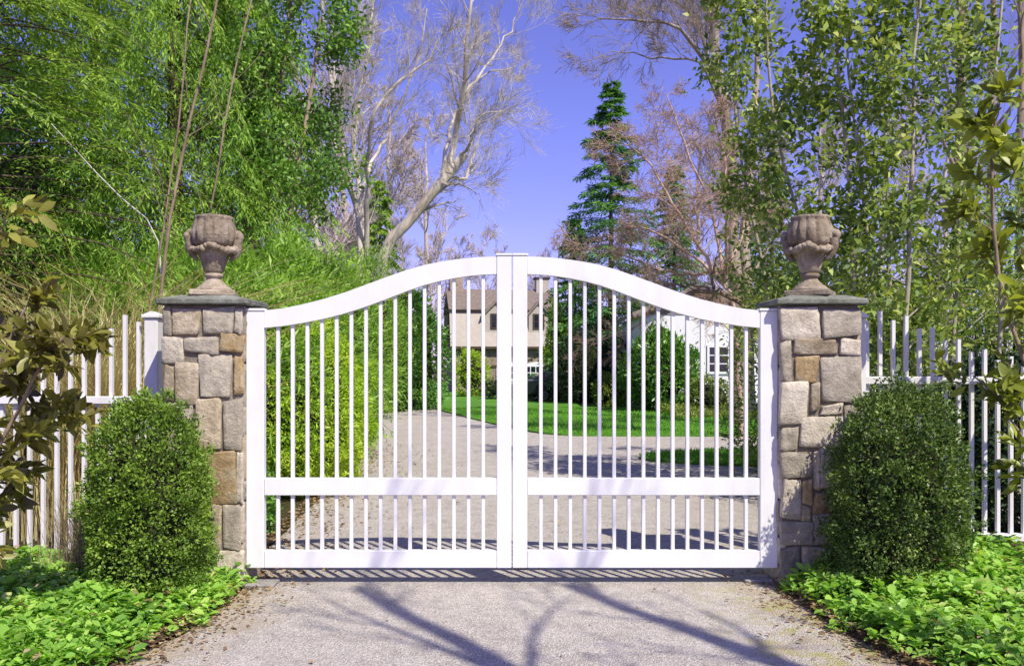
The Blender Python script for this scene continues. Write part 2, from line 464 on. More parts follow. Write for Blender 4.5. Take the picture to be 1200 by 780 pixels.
class Skel:
    def __init__(self):
        self.br = {}; self.tips = []; self.tipd = []
    def add(self, pts, rad, k):
        pts = np.asarray(pts, float)
        self.br.setdefault((len(pts), k), []).append((pts, np.asarray(rad, float)))
    def geo(self):
        Vs, Fs, off = [], [], 0
        for (m, k), lst in self.br.items():
            Pp = np.stack([a for a, _ in lst]); Rr = np.stack([b for _, b in lst])
            n = len(lst)
            T = unit(np.gradient(Pp, axis=1))
            ov = unit(Pp[:, -1] - Pp[:, 0])
            ref = np.zeros((n, 3)); ref[np.arange(n), np.argmin(np.abs(ov), 1)] = 1
            U = unit(np.cross(T, ref[:, None, :])); Wv = np.cross(T, U)
            a = np.arange(k) * 2 * np.pi / k
            ring = Pp[:, :, None, :] + Rr[:, :, None, None] * (np.cos(a)[None, None, :, None] * U[:, :, None, :] + np.sin(a)[None, None, :, None] * Wv[:, :, None, :])
            V = ring.reshape(-1, 3)
            idx = np.arange(n * m * k).reshape(n, m, k)
            nx = np.roll(idx, -1, axis=2)
            F = np.stack([idx[:, :-1], nx[:, :-1], nx[:, 1:], idx[:, 1:]], -1).reshape(-1, 4)
            Vs.append(V); Fs.append(F + off); off += len(V)
        return np.concatenate(Vs), np.concatenate(Fs)
    def obj(self, name, mat, parent, origin):
        V, F = self.geo()
        return np_obj(name, V, F, mat, parent, True, origin)

def grow(sk, rng, p, d, L, r, lev, cfg):
    m = cfg['seg'][lev]
    pts = [p]; st = L / (m - 1)
    d = d / np.linalg.norm(d)
    w = cfg['wander'][lev]; g = cfg['up'][lev]
    for i in range(m - 1):
        d = d + rng.normal(0, w, 3) + np.array([0, 0, g])
        d = d / np.sqrt(d @ d)
        p = p + d * st
        pts.append(p)
    pts = np.array(pts)
    taper = cfg.get('taper', 0.75)
    rad = r * (1 - taper * np.linspace(0, 1, m) ** 0.9)
    sk.add(pts, np.maximum(rad, cfg.get('rmin', 0.0012)), cfg['sides'][lev])
    spawn(sk, rng, pts, rad, L, lev, cfg)

def spawn(sk, rng, pts, rad, L, lev, cfg, t0=None, t1=1.0, nch=None):
    m = len(pts)
    if lev + 1 >= len(cfg['seg']):
        for t in cfg.get('tip_t', (1.0,)):
            f = t * (m - 1); i = min(int(f), m - 2)
            sk.tips.append(pts[i] + (pts[i+1] - pts[i]) * (f - i)); sk.tipd.append(pts[i+1] - pts[i])
        return
    n = nch if nch is not None else cfg['n'][lev]
    n = max(1, int(round(n * rng.uniform(0.8, 1.2))))
    ts = (cfg['t0'][lev] if t0 is None else t0)
    for j in range(n):
        t = ts + (t1 - ts) * (j + rng.uniform(0, 1)) / n
        f = min(t, 0.999) * (m - 1); i = int(f)
        q = pts[i] + (pts[i+1] - pts[i]) * (f - i)
        ax = pts[i+1] - pts[i]; ax = ax / (np.linalg.norm(ax) + 1e-9)
        s = rng.normal(0, 1, 3); s -= ax * (s @ ax); s /= (np.linalg.norm(s) + 1e-9)
        a = cfg['ang'][lev] * rng.uniform(0.7, 1.25)
        nd_ = ax * math.cos(a) + s * math.sin(a)
        rr = (rad[i] + (rad[i+1] - rad[i]) * (f - i)) * cfg['rr'][lev] * rng.uniform(0.7, 1.0)
        ll = L * cfg['lr'][lev] * (1 - 0.45 * t) * rng.uniform(0.65, 1.25)
        grow(sk, rng, q, nd_, ll, rr, lev + 1, cfg)

def resample(pts, n):
    pts = np.array(smooth_loop(pts, 6, False))
    s = np.concatenate([[0], np.cumsum(np.linalg.norm(np.diff(pts, axis=0), axis=1))])
    u = np.linspace(0, s[-1], n)
    return np.stack([np.interp(u, s, pts[:, k]) for k in range(3)], 1), s[-1]

def limb(sk, rng, pts, r0, r1, cfg, lev=0, n=10, t0=0.2, nch=None, k=9, jit=0.0):
    q, L = resample(pts, n)
    if jit: q[1:-1] += rng.normal(0, jit, (n - 2, 3))
    rad = np.linspace(r0, r1, n)
    sk.add(q, rad, k)
    spawn(sk, rng, q, rad, cfg.get('limbL', L) , lev, cfg, t0, 1.0, nch)
    return q

def clump_leaves(rng, tips, tipd, per, sig, L, W, down=0.1, up=0.7, fold=0.25, curl=0.05, six=False, out=0.8):
    tips = np.asarray(tips); tipd = unit(np.asarray(tipd))
    n = len(tips) * per
    b = np.repeat(tips, per, 0) + rng.normal(0, sig, (n, 3))
    D = np.repeat(tipd, per, 0) * out + rng.normal(0, 0.7, (n, 3)); D[:, 2] -= down
    N = rng.normal(0, 0.55, (n, 3)); N[:, 2] += up
    l = L * rng.uniform(0.6, 1.25, n)
    return leaf_quads(b, D, N, l, l * (W / L), fold, curl, six)

def lumpy(dirs, rng, amp, terms=9, f=(1.5, 5)):
    h = np.zeros(len(dirs))
    for _ in range(terms):
        k = rng.normal(0, 1, 3); k *= rng.uniform(*f) / np.linalg.norm(k)
        h += np.sin(dirs @ k + rng.uniform(0, 6.28))
    return 1 + amp * h / math.sqrt(terms)

def bush(name, label, cat, base, rx, ry, H, n, L, W, mat, rng, group=None, clumps=0, lump=0.08, shape=2.4, layers=(0.72, 1.03),
         down=0.0, up=0.3, outw=0.8, core=True, fold=0.25, curl=0.08, six=False, stem=MAT['bark_dark'], top=0.5, spread=0.09, rand=0.55):
    """shrub: stems, dense leaves spread through the outer part of its volume, and a solid dark core for the shaded twiggy inside"""
    root = empty(name, base, label, cat, group)
    base = np.asarray(base, float)
    ns = n
    dirs = unit(rng.normal(0, 1, (ns, 3)))
    sd = int(rng.integers(1 << 30))
    def radius(dd, seed):
        r2 = np.random.default_rng(seed)
        e = shape
        # superellipsoid, narrower toward the top by "top"
        a = (np.abs(dd[:, 0]) ** e + np.abs(dd[:, 1]) ** e) ** (1 / e)
        sup = 1.0 / (a ** e + np.abs(dd[:, 2]) ** e) ** (1 / e)
        return sup * lumpy(dd, r2, lump)
    def place(dd, rad):
        q = dd * rad[:, None]
        zz = (q[:, 2] + 1) * 0.5
        nar = 1 - (1 - top) * np.clip(zz, 0, 1) ** 2
        return np.stack([q[:, 0] * rx * nar, q[:, 1] * ry * nar, np.maximum(zz, 0.0) * H], 1)
    rr = radius(dirs, sd)
    lay = rng.uniform(layers[0], layers[1], ns) ** 0.7
    pos = place(dirs, rr * lay)
    if clumps:
        cd = unit(rng.normal(0, 1, (clumps, 3))); cp = place(cd, radius(cd, sd) * rng.uniform(0.82, 1.12, clumps))
        which = rng.integers(0, clumps, ns // 2)
        pos[:ns // 2] = cp[which] + rng.normal(0, spread * max(rx, H / 3), (ns // 2, 3))
        dirs[:ns // 2] = cd[which]
        pos[:, 2] = np.maximum(pos[:, 2], 0.02)
    D = dirs * outw + rng.normal(0, rand, (ns, 3)); D[:, 2] += up - down
    N = dirs * 0.6 + rng.normal(0, 0.6, (ns, 3)); N[:, 2] += 0.35
    l = L * rng.uniform(0.6, 1.25, ns)
    V, F = leaf_quads(pos, D, N, l, l * (W / L), fold, curl, six)
    np_obj('foliage', V, F, mat, root)
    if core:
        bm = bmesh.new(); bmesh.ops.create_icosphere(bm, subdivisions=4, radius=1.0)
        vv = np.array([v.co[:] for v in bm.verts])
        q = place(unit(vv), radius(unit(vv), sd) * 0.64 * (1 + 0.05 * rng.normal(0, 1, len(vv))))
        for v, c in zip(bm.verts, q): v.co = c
        bm_obj('shade_core', bm, MAT['inner_shade'], root)  # solid lump; shade among the inner twigs is put into its colour
    sk = Skel()
    for _ in range(5):
        a = rng.uniform(0, 6.28); s = rng.uniform(0.1, 0.4)
        sk.add(np.array([[0.12*rx*math.cos(a), 0.12*ry*math.sin(a), -0.05], [s*0.6*rx*math.cos(a), s*0.6*ry*math.sin(a), H*0.3], [s*rx*math.cos(a), s*ry*math.sin(a), H*0.62]]), np.array([0.03, 0.022, 0.012]) * max(0.5, H / 2), 6)
    Vs, Fs = sk.geo()
    np_obj('stems', Vs, Fs, stem, root, True)
    return root
MAT['inner_shade'] = m_plain('shaded_twig_mass', (0.035, 0.04, 0.018), 0.95, 0.05, 0, 0.5, 14.0)

def conifer(name, label, base, H, Rb, mat, bark, rng, n_b=170, tw=16, nl=9, L=0.09, W=0.022, droop=0.35, rise=0.1, hang=0.3, zmin=0.03, pw=0.8, group=None, lean=(0, 0), twl=0.30, fill=0.10):
    """evergreen: trunk with drooping boughs, each carrying side twigs set with needles"""
    root = empty(name, base, label, 'tree', group)
    t = (np.arange(n_b) + rng.uniform(0, 1, n_b)) / n_b
    t = zmin + (1 - zmin) * t ** 1.05
    az = np.arange(n_b) * 2.399963 + rng.normal(0, 0.35, n_b)
    ln = (Rb * (1 - t) ** pw + Rb * fill * 0.6) * rng.uniform(0.62, 1.18, n_b)
    o = np.stack([np.cos(az), np.sin(az), np.zeros(n_b)], 1)
    z0 = H * t
    ax = np.stack([lean[0] * t, lean[1] * t, z0], 1)
    M = 6
    s = np.linspace(0, 1, M)
    def bough(sv):  # sv (n_b, q)
        rr = sv * ln[:, None]
        zz = rise * ln[:, None] * sv - droop * ln[:, None] * sv ** 2
        return ax[:, None, :] + o[:, None, :] * rr[..., None] + np.array([0, 0, 1.0]) * zz[..., None]
    B = bough(np.broadcast_to(s, (n_b, M)))
    sk = Skel()
    r_tr = 0.012 * H + 0.03
    tp = np.stack([np.linspace(0, lean[0], 9), np.linspace(0, lean[1], 9), np.linspace(-0.1, H, 9)], 1)
    sk.add(tp, np.linspace(r_tr, 0.01, 9), 9)
    for i in range(n_b):
        sk.add(B[i], np.linspace(0.004 + 0.004 * ln[i], 0.002, M), 4)
    Vt, Ft = sk.geo()
    np_obj('trunk', Vt, Ft, bark, root, True)
    # side twigs
    sv = (np.arange(tw)[None, :] + rng.uniform(0, 1, (n_b, tw))) / tw * 0.88 + 0.12
    Q = bough(sv); Q2 = bough(sv + 0.02); Tn = unit(Q2 - Q)
    side = np.where((np.arange(tw) % 2)[None, :, None] == 0, 1.0, -1.0)
    S = unit(np.cross(Tn, np.array([0, 0, 1.0]))) * side
    td = unit(Tn * 0.75 + S * rng.uniform(0.5, 1.0, (n_b, tw, 1)) + rng.normal(0, 0.18, (n_b, tw, 3)) - np.array([0, 0, hang]))
    tl = (twl * ln[:, None] * (1.15 - 0.75 * sv) + 0.06) * rng.uniform(0.7, 1.2, (n_b, tw))
    u = (np.arange(nl) + 0.5) / nl
    Pn = Q[:, :, None, :] + td[:, :, None, :] * (tl[..., None] * u)[..., None]
    Pn = Pn - np.array([0, 0, 1.0]) * (hang * 0.5 * tl[..., None] * u ** 2)[..., None]
    sg = np.where(np.arange(nl) % 2 == 0, 1.0, -1.0)[None, None, :, None]
    tdd = np.broadcast_to(td[:, :, None, :], Pn.shape)
    S2 = unit(np.cross(tdd, np.array([0.0, 0, 1]) + rng.normal(0, 0.3, Pn.shape)))
    D = tdd + S2 * sg * 0.75 + rng.normal(0, 0.22, Pn.shape) - np.array([0, 0, hang * 0.7])
    N = np.array([0, 0, 1.0]) + rng.normal(0, 0.45, Pn.shape)
    Pn = Pn.reshape(-1, 3); D = D.reshape(-1, 3); N = N.reshape(-1, 3)
    l = L * rng.uniform(0.6, 1.3, len(Pn))
    V, F = leaf_quads(Pn, D, N, l, l * (W / L), 0.1, 0.06)
    np_obj('crown', V, F, mat, root)
    return root

def blades(rng, base, n, spread, h, w, lean, mat, name, parent, origin, arch=0.6, dirbias=None):
    """curved grass stems, each a strip of three quads"""
    b = np.zeros((n, 3)); b[:, :2] = rng.normal(0, 1, (n, 2)) * np.asarray(spread)
    b += np.asarray(base)
    hh = h * rng.uniform(0.5, 1.15, n)
    a = rng.uniform(0, 6.28, n)
    o = np.stack([np.cos(a), np.sin(a), np.zeros(n)], 1)
    if dirbias is not None: o = unit(o + np.asarray(dirbias))
    le = hh * lean * rng.uniform(0.3, 1.5, n)
    s = np.linspace(0, 1, 5)
    C = b[:, None, :] + o[:, None, :] * (le[:, None] * s ** 1.8)[..., None] + np.array([0, 0, 1.0]) * (hh[:, None] * (s - arch * 0.35 * s ** 3))[..., None]
    sd = unit(np.cross(o, np.array([0, 0, 1.0])) + rng.normal(0, 0.5, (n, 3)))
    wd = w * (1 - 0.8 * s) * 0.5
    V = np.stack([C + sd[:, None, :] * wd[None, :, None], C - sd[:, None, :] * wd[None, :, None]], 2).reshape(-1, 3)
    i = np.arange(n)[:, None] * 10 + (np.arange(4) * 2)[None, :]
    F = np.stack([i, i + 1, i + 3, i + 2], -1).reshape(-1, 4)
    return np_obj(name, V, F, mat, parent, False, origin)

# ================================================================== the setting
g = np_obj('ground', [(-400, -120, 0), (400, -120, 0), (400, 700, 0), (-400, 700, 0)], [(0, 1, 2, 3)], MAT['ground'])
tag(g, kind='structure')

left_edge = [(-5.5, -12), (-3.6, -7.5), (-2.75, -4.2), (-2.25, -1.9), (-2.02, -1.1), (-2.03, 0.0), (-2.2, 0.9), (-2.45, 4.5), (-2.65, 8.0), (-3.3, 14), (-4.6, 22), (-7.0, 26.5), (-12, 29), (-22, 30)]
right_edge = [(-22, 36), (-10, 34.5), (-4.2, 31.5), (-1, 31), (16, 31), (16, 2.6), (6.5, 2.0), (3.3, 1.6), (2.25, 0.9), (2.03, 0.0), (2.12, -1.1), (2.2, -1.9), (2.45, -4.2), (2.6, -7.5), (3.6, -12)]
flat_poly('driveway', smooth_loop(left_edge, 4, False) + right_edge, 0.006, MAT['drive'])

lawn_near = [(17, 13.2), (9, 13.7), (4, 13.9), (1.2, 14.2), (0.0, 16.6), (-1.0, 19.8), (-2.2, 24.0), (-3.0, 27.0), (-3.2, 29.6), (-4.6, 31.4), (-9, 33.0), (-20, 34.0), (-40, 34.5)]
flat_poly('lawn', smooth_loop(lawn_near, 4, False) + [(-40, 75), (40, 75), (40, 13.2)], 0.05, MAT['lawn'], 0.06)
isl = smooth_loop([(2.3, 8.9), (3.0, 8.05), (5.0, 7.55), (9.0, 7.5), (15, 7.6), (15, 10.6), (9, 10.8), (5, 10.4), (3.1, 9.8)], 4)
flat_poly('lawn_island', isl, 0.05, MAT['lawn'], 0.06)

# planting beds either side of the apron: mounded soil
def bed_z(x, y, side):
    ax = abs(x)
    e = np.clip((ax - 2.0) / 0.9, 0, 1)
    h = 0.03 + (0.10 if side < 0 else 0.20) * e * np.clip((y + 4.5) / 4.5, 0.25, 1)
    return h

def bed_edge(y):
    """x distance from the drive's middle where the planting starts"""
    return np.interp(y, [-6, -3.2, -1.9, -1.1, -0.5, 0.0, 0.6], [3.6, 2.75, 2.22, 2.05, 2.02, 2.04, 2.1])

for side, nm in ((-1, 'planting_bed'), (1, 'planting_bed')):
    ys = np.linspace(-6, 0.75, 28); us = np.linspace(0, 1, 22) ** 1.4
    Y, Uu = np.meshgrid(ys, us, indexing='ij')
    X = bed_edge(Y) + Uu * (8 - bed_edge(Y))
    Z = bed_z(X, Y, side) * np.clip(Uu * 40, 0, 1) + 0.010
    rg = np.random.default_rng(5 + side)
    Z += rg.uniform(0, 0.02, Z.shape)
    idx = np.arange(Y.size).reshape(Y.shape)
    F = np.stack([idx[:-1, :-1], idx[1:, :-1], idx[1:, 1:], idx[:-1, 1:]], -1).reshape(-1, 4)
    V = np.stack([X * side, Y, Z], -1).reshape(-1, 3)
    if side > 0: F = F[:, ::-1]
    o = np_obj(nm, V, F, MAT['soil'], None, True)
    tag(o, kind='structure')

# ================================================================== gate
GS = CAM_D / FOC
def gx(px): return (px - 602) * GS
def gz(py): return CAM_H - (py - HORIZON) * GS
TOP = np.array([(292, 364.5), (311, 364.2), (335, 361.5), (357, 357), (383, 350.5), (408, 342.6), (434, 333), (459.5, 323.6), (480, 316.5), (500.5, 310.8), (518, 307.2), (536, 304.6), (552, 302.7), (567, 301.6), (585, 301)])
BOT = np.array([(311, 384.3), (335, 382), (357, 378.5), (383, 373.5), (408, 367), (434, 358.5), (459.5, 349), (480, 341), (500.5, 334), (518, 329.5), (536, 326), (552, 323.6), (567, 322.2), (585, 321.5)])
def topz(ax_px, arr):
    return gz(np.interp(ax_px, arr[:, 0], arr[:, 1]))

def gate_leaf(side, label):
    root = empty('gate_leaf', (side * 2.02, 0, 0), label, 'gate', None)
    m = MAT['white']
    def fx(px):                       # photo column of the western leaf, mirrored for the other
        return (px - 602) * GS * (1 if side < 0 else -1) - side * 2.02
    def bx(name, pa, pb, y0, y1, z0, z1, par=root, mm=m, bev=0.004):
        a, b = sorted((fx(pa), fx(pb)))
        return box_obj(name, a, b, y0, y1, z0, z1, mm, par, bev)
    zb = gz(664)
    st = bx('hinge_stile', 292, 312.6, -0.034, 0.034, zb, gz(365))
    bx('stile_cap', 290.8, 313.8, -0.041, 0.041, gz(365) + 0.002, gz(361.6), st)
    ms = bx('meeting_stile', 584.2, 601.3, -0.034, 0.034, zb, gz(300.5))
    bx('stile_cap', 583, 601.7, -0.040, 0.040, gz(300.5) + 0.002, gz(297.6), ms)
    # curved top rail: one bent board
    pxs = np.linspace(312.9, 583.9, 40)
    up = [(fx(p), topz(p, TOP)) for p in pxs]; lo = [(fx(p), topz(p, BOT)) for p in pxs]
    prism_obj('top_rail', up + lo[::-1], -0.030, 0.030, m, root)
    bx('middle_rail', 312.9, 583.9, -0.031, 0.031, gz(579.5), gz(559.5))
    bx('bottom_rail', 312.9, 583.9, -0.031, 0.031, gz(664), gz(644))
    a = 327.7; stp = (568.2 - 327.7) / 14
    for i in range(15):
        p = a + stp * i
        bx('baluster', p - 2.05, p + 2.05, -0.008, 0.026, gz(559.7), topz(p, BOT) + 0.012, root, m, 0.003)
        bx('baluster', p - 2.05, p + 2.05, -0.008, 0.026, gz(644.2), gz(579.3), root, m, 0.003)
    # strap hinges to the pillar
    for py in (402, 562, 640):
        z = gz(py)
        h = bx('hinge', 284.5, 291.6, -0.012, 0.012, z - 0.035, z + 0.035, root, MAT['iron'], 0.003)
        sk = Skel(); xx = fx(288.5); sk.add(np.array([[xx, -0.016, z - 0.05], [xx, -0.016, z + 0.05]]), [0.011, 0.011], 10)
        V, F = sk.geo(); np_obj('hinge_pin', V, F, MAT['iron'], h, True)
    if side > 0:
        z = gz(664)
        b = bx('drop_bolt', 584, 600, -0.030, 0.0, z - 0.016, z - 0.001, root, MAT['iron'], 0.002)
    return root
gate_leaf(-1, 'white swan neck gate leaf hinged to the pillar beside the yellow green hedge')
gate_leaf(1, 'white swan neck gate leaf with drop bolt, opening before the grass island')

# concrete pads where the drive meets the pillars
for x0, x1, y0, y1, lb in ((-2.06, -1.80, -0.12, 0.06, 'small worn concrete pad at the foot of the pillar beside the rounded boxwood'),
                           (1.80, 2.02, 0.02, 0.22, 'small pale concrete pad at the foot of the pillar beside the tapered boxwood')):
    e = box_obj('concrete_pad', x0, x1, y0, y1, 0.004, 0.030, MAT['concrete'], None, 0.006)
    tag(e, lb, 'pad')

# ================================================================== stone pillars
PW = 0.305; PCX = 2.34; PY0, PY1 = -0.10, 0.38; PH = 2.14
L_STONES = [ # px x0,y0,x1,y1, colour
 (190,360,200,392,'s_grey'),(200.5,360,234,392,'s_tan'),(235,360,273,391,'s_grey'),(274,360,285,391,'s_pale'),
 (190,394,215,427,'s_pale'),(216,393,256,415,'s_grey'),(257,392,285,413,'s_ochre'),
 (190,429,203,472,'s_tan'),(204,423,232,472,'s_tan'),(233,416,272,465,'s_grey'),(273,415,285,465,'s_ochre'),
 (190,474,203,500,'s_tan'),(204,474,225,500,'s_pale'),(226,467,259,527,'s_tan'),(260,467,285,527,'s_grey'),
 (190,502,225,548,'s_grey'),(226,529,238,560,'s_grey'),(239,529,276,590,'s_ochre'),(277,529,285,590,'s_pale'),
 (190,550,225,596,'s_pale'),(226,562,238,592,'s_tan'),
 (190,598,222,645,'s_tan'),(223,594,247,645,'s_grey'),(248,593,259,645,'s_tan'),(260,592,285,645,'s_grey'),
 (190,647,220,680,'s_grey'),(221,647,250,680,'s_tan'),(251,647,285,680,'s_pale')]
R_STONES = [
 (915,361,961,397,'s_pale'),(962,360,1008,395,'s_pale'),
 (915,399,929,447,'s_grey'),(930,398,982,415,'s_tan'),(983,396,1008,415,'s_pale'),
 (930,416,960,447,'s_ochre'),(961,416,1008,472,'s_pale'),
 (915,448,949,497,'s_pale'),(950,448,960,482,'s_tan'),(961,473,990,486,'s_pale'),(991,473,1008,525,'s_grey'),
 (939,487,990,526,'s_pale'),(915,499,938,529,'s_grey'),
 (915,530,953,561,'s_grey'),(954,527,961,574,'s_tan'),(962,527,979,572,'s_pale'),(980,527,1008,572,'s_tan'),
 (915,562,938,609,'s_pale'),(939,562,953,592,'s_ochre'),(954,575,978,600,'s_ochre'),(979,574,1008,612,'s_grey'),
 (939,594,953,609,'s_tan'),(954,602,978,640,'s_grey'),(915,610,953,640,'s_grey'),(979,614,1008,645,'s_tan'),
 (915,641,940,680,'s_grey'),(941,641,978,680,'s_tan'),(979,647,1008,680,'s_grey')]

def stone_mesh(w, h, depth, rng, n=8):
    """rough-faced block: w by h face at -y, centred, standing 'depth' proud of y=0"""
    u = np.concatenate([[-1], np.linspace(-0.93, 0.93, n - 2), [1]])
    Uu, Vv = np.meshgrid(u, u, indexing='ij')
    cj = rng.uniform(-1, 1, (2, 2, 2)) * np.array([min(0.020, w * 0.20), min(0.020, h * 0.20)])
    bl = lambda k: (cj[0,0,k]*(1-Uu)*(1-Vv) + cj[1,0,k]*(1+Uu)*(1-Vv) + cj[0,1,k]*(1-Uu)*(1+Vv) + cj[1,1,k]*(1+Uu)*(1+Vv)) / 4
    edge = np.maximum(np.abs(Uu), np.abs(Vv))
    X = Uu * w / 2 + bl(0) + (edge > 0.99) * rng.uniform(-0.003, 0.003, Uu.shape)
    Z = Vv * h / 2 + bl(1) + (edge > 0.99) * rng.uniform(-0.003, 0.003, Uu.shape)
    # corners rounded
    cr = (np.abs(Uu) > 0.99) & (np.abs(Vv) > 0.99)
    X = np.where(cr, X - np.sign(Uu) * min(0.006, w * 0.08), X); Z = np.where(cr, Z - np.sign(Vv) * min(0.006, h * 0.08), Z)
    dome = depth * (1 - 0.30 * (edge > 0.99)) + rng.normal(0, depth * 0.15, Uu.shape)
    dome += depth * 0.25 * (rng.uniform(-1, 1) * Uu + rng.uniform(-1, 1) * Vv)
    front = np.stack([X, -dome, Z], -1).reshape(-1, 3)
    ring = [(i, 0) for i in range(n)] + [(n-1, j) for j in range(1, n)] + [(i, n-1) for i in range(n-2, -1, -1)] + [(0, j) for j in range(n-2, 0, -1)]
    rid = [i * n + j for i, j in ring]
    back = front[rid].copy(); back[:, 1] = 0.02
    V = np.concatenate([front, back])
    idx = np.arange(n * n).reshape(n, n)
    F = list(np.stack([idx[:-1, :-1], idx[1:, :-1], idx[1:, 1:], idx[:-1, 1:]], -1).reshape(-1, 4))
    m0 = n * n; q = len(rid)
    for i in range(q):
        j = (i + 1) % q
        F.append([rid[j], rid[i], m0 + i, m0 + j])
    return np_mesh('stone', V, np.array(F), False)

def pillar(side, stones, label, rng):
    cx = side * PCX; cy = (PY0 + PY1) / 2
    root = empty('stone_pillar', (cx, cy, 0), label, 'pillar')
    hw = PW - 0.022; hd = (PY1 - PY0) / 2 - 0.022
    box_obj('mortar_core', -hw, hw, -hd, hd, -0.05, PH, MAT['mortar'], root, 0.004)
    df = CAM_D + PY0
    def put(x0, x1, z0, z1, face, mk):
        j = 0.0015
        w, h = x1 - x0 - 2 * j, z1 - z0 - 2 * j
        if w < 0.02 or h < 0.02: return
        me = stone_mesh(w, h, rng.uniform(0.020, 0.030), rng)
        me.materials.append(MAT[mk])
        o = bpy.data.objects.new('stone', me)
        mx, mz = (x0 + x1) / 2, (z0 + z1) / 2
        if face == 0: o.location = (mx, -hd, mz)
        elif face == 1: o.location = (hw, mx, mz); o.rotation_euler = (0, 0, R(90))
        elif face == 2: o.location = (-mx, hd, mz); o.rotation_euler = (0, 0, R(180))
        else: o.location = (-hw, -mx, mz); o.rotation_euler = (0, 0, R(270))
        link(o, root)
    for (a, b, c, d, mk) in stones:
        x0 = GX(a, df) - cx; x1 = GX(c, df) - cx
        x0 = max(x0, -PW + 0.002); x1 = min(x1, PW - 0.002)
        if abs(x0 + PW) < 0.03: x0 = -PW + 0.004
        if abs(x1 - PW) < 0.03: x1 = PW - 0.004
        z1 = CAM_H - (b - HORIZON) * df / FOC; z0 = CAM_H - (d - HORIZON) * df / FOC
        put(x0, x1, max(z0, -0.02), min(z1, PH - 0.01), 0, mk)
    keys = ['s_grey', 's_tan', 's_ochre', 's_pale', 's_grey', 's_tan']
    hdw = (PY1 - PY0) / 2
    for face in (1, 2, 3):
        half = PW if face == 2 else hdw
        half -= 0.024
        z = -0.02
        while z < PH - 0.12:
            h = rng.uniform(0.14, 0.34)
            if z + h > PH - 0.12: h = PH - 0.01 - z
            x = -half; k = int(rng.integers(2, 4))
            cuts = np.sort(rng.uniform(-half * 0.55, half * 0.55, k - 1)) if k > 1 else []
            xs = [-half] + list(cuts) + [half]
            for q in range(len(xs) - 1):
                put(xs[q], xs[q + 1], z, z + h, face, keys[int(rng.integers(6))])
            z += h
    # weathered cap: slab with a low hipped top
    bm = bmesh.new(); o = 0.042; ex, ey = PW + o, hdw + o
    add_box(bm, -ex, ex, -ey, ey, PH + 0.002, PH + 0.050, 0.010)
    c = bm_obj('cap', bm, MAT['cap'], root)
    bm = bmesh.new()
    b0 = [(-ex+.012, -ey+.012, PH+.048), (ex-.012, -ey+.012, PH+.048), (ex-.012, ey-.012, PH+.048), (-ex+.012, ey-.012, PH+.048)]
    s = 0.60
    b1 = [(x*s, y*s, PH + 0.082) for x, y, _ in b0]
    A = [bm.verts.new(p) for p in b0]; B = [bm.verts.new(p) for p in b1]
    bm.faces.new(A[::-1]); bm.faces.new(B)
    for i in range(4): bm.faces.new((A[i], A[(i+1) % 4], B[(i+1) % 4], B[i]))
    bm_obj('cap_crown', bm, MAT['cap'], c)
    return root
pillar(-1, L_STONES, 'rubble stone gate pillar of tan and grey blocks beside the rounded boxwood', np.random.default_rng(11))
pillar(1, R_STONES, 'rubble stone gate pillar with paler blocks beside the tapered boxwood', np.random.default_rng(23))

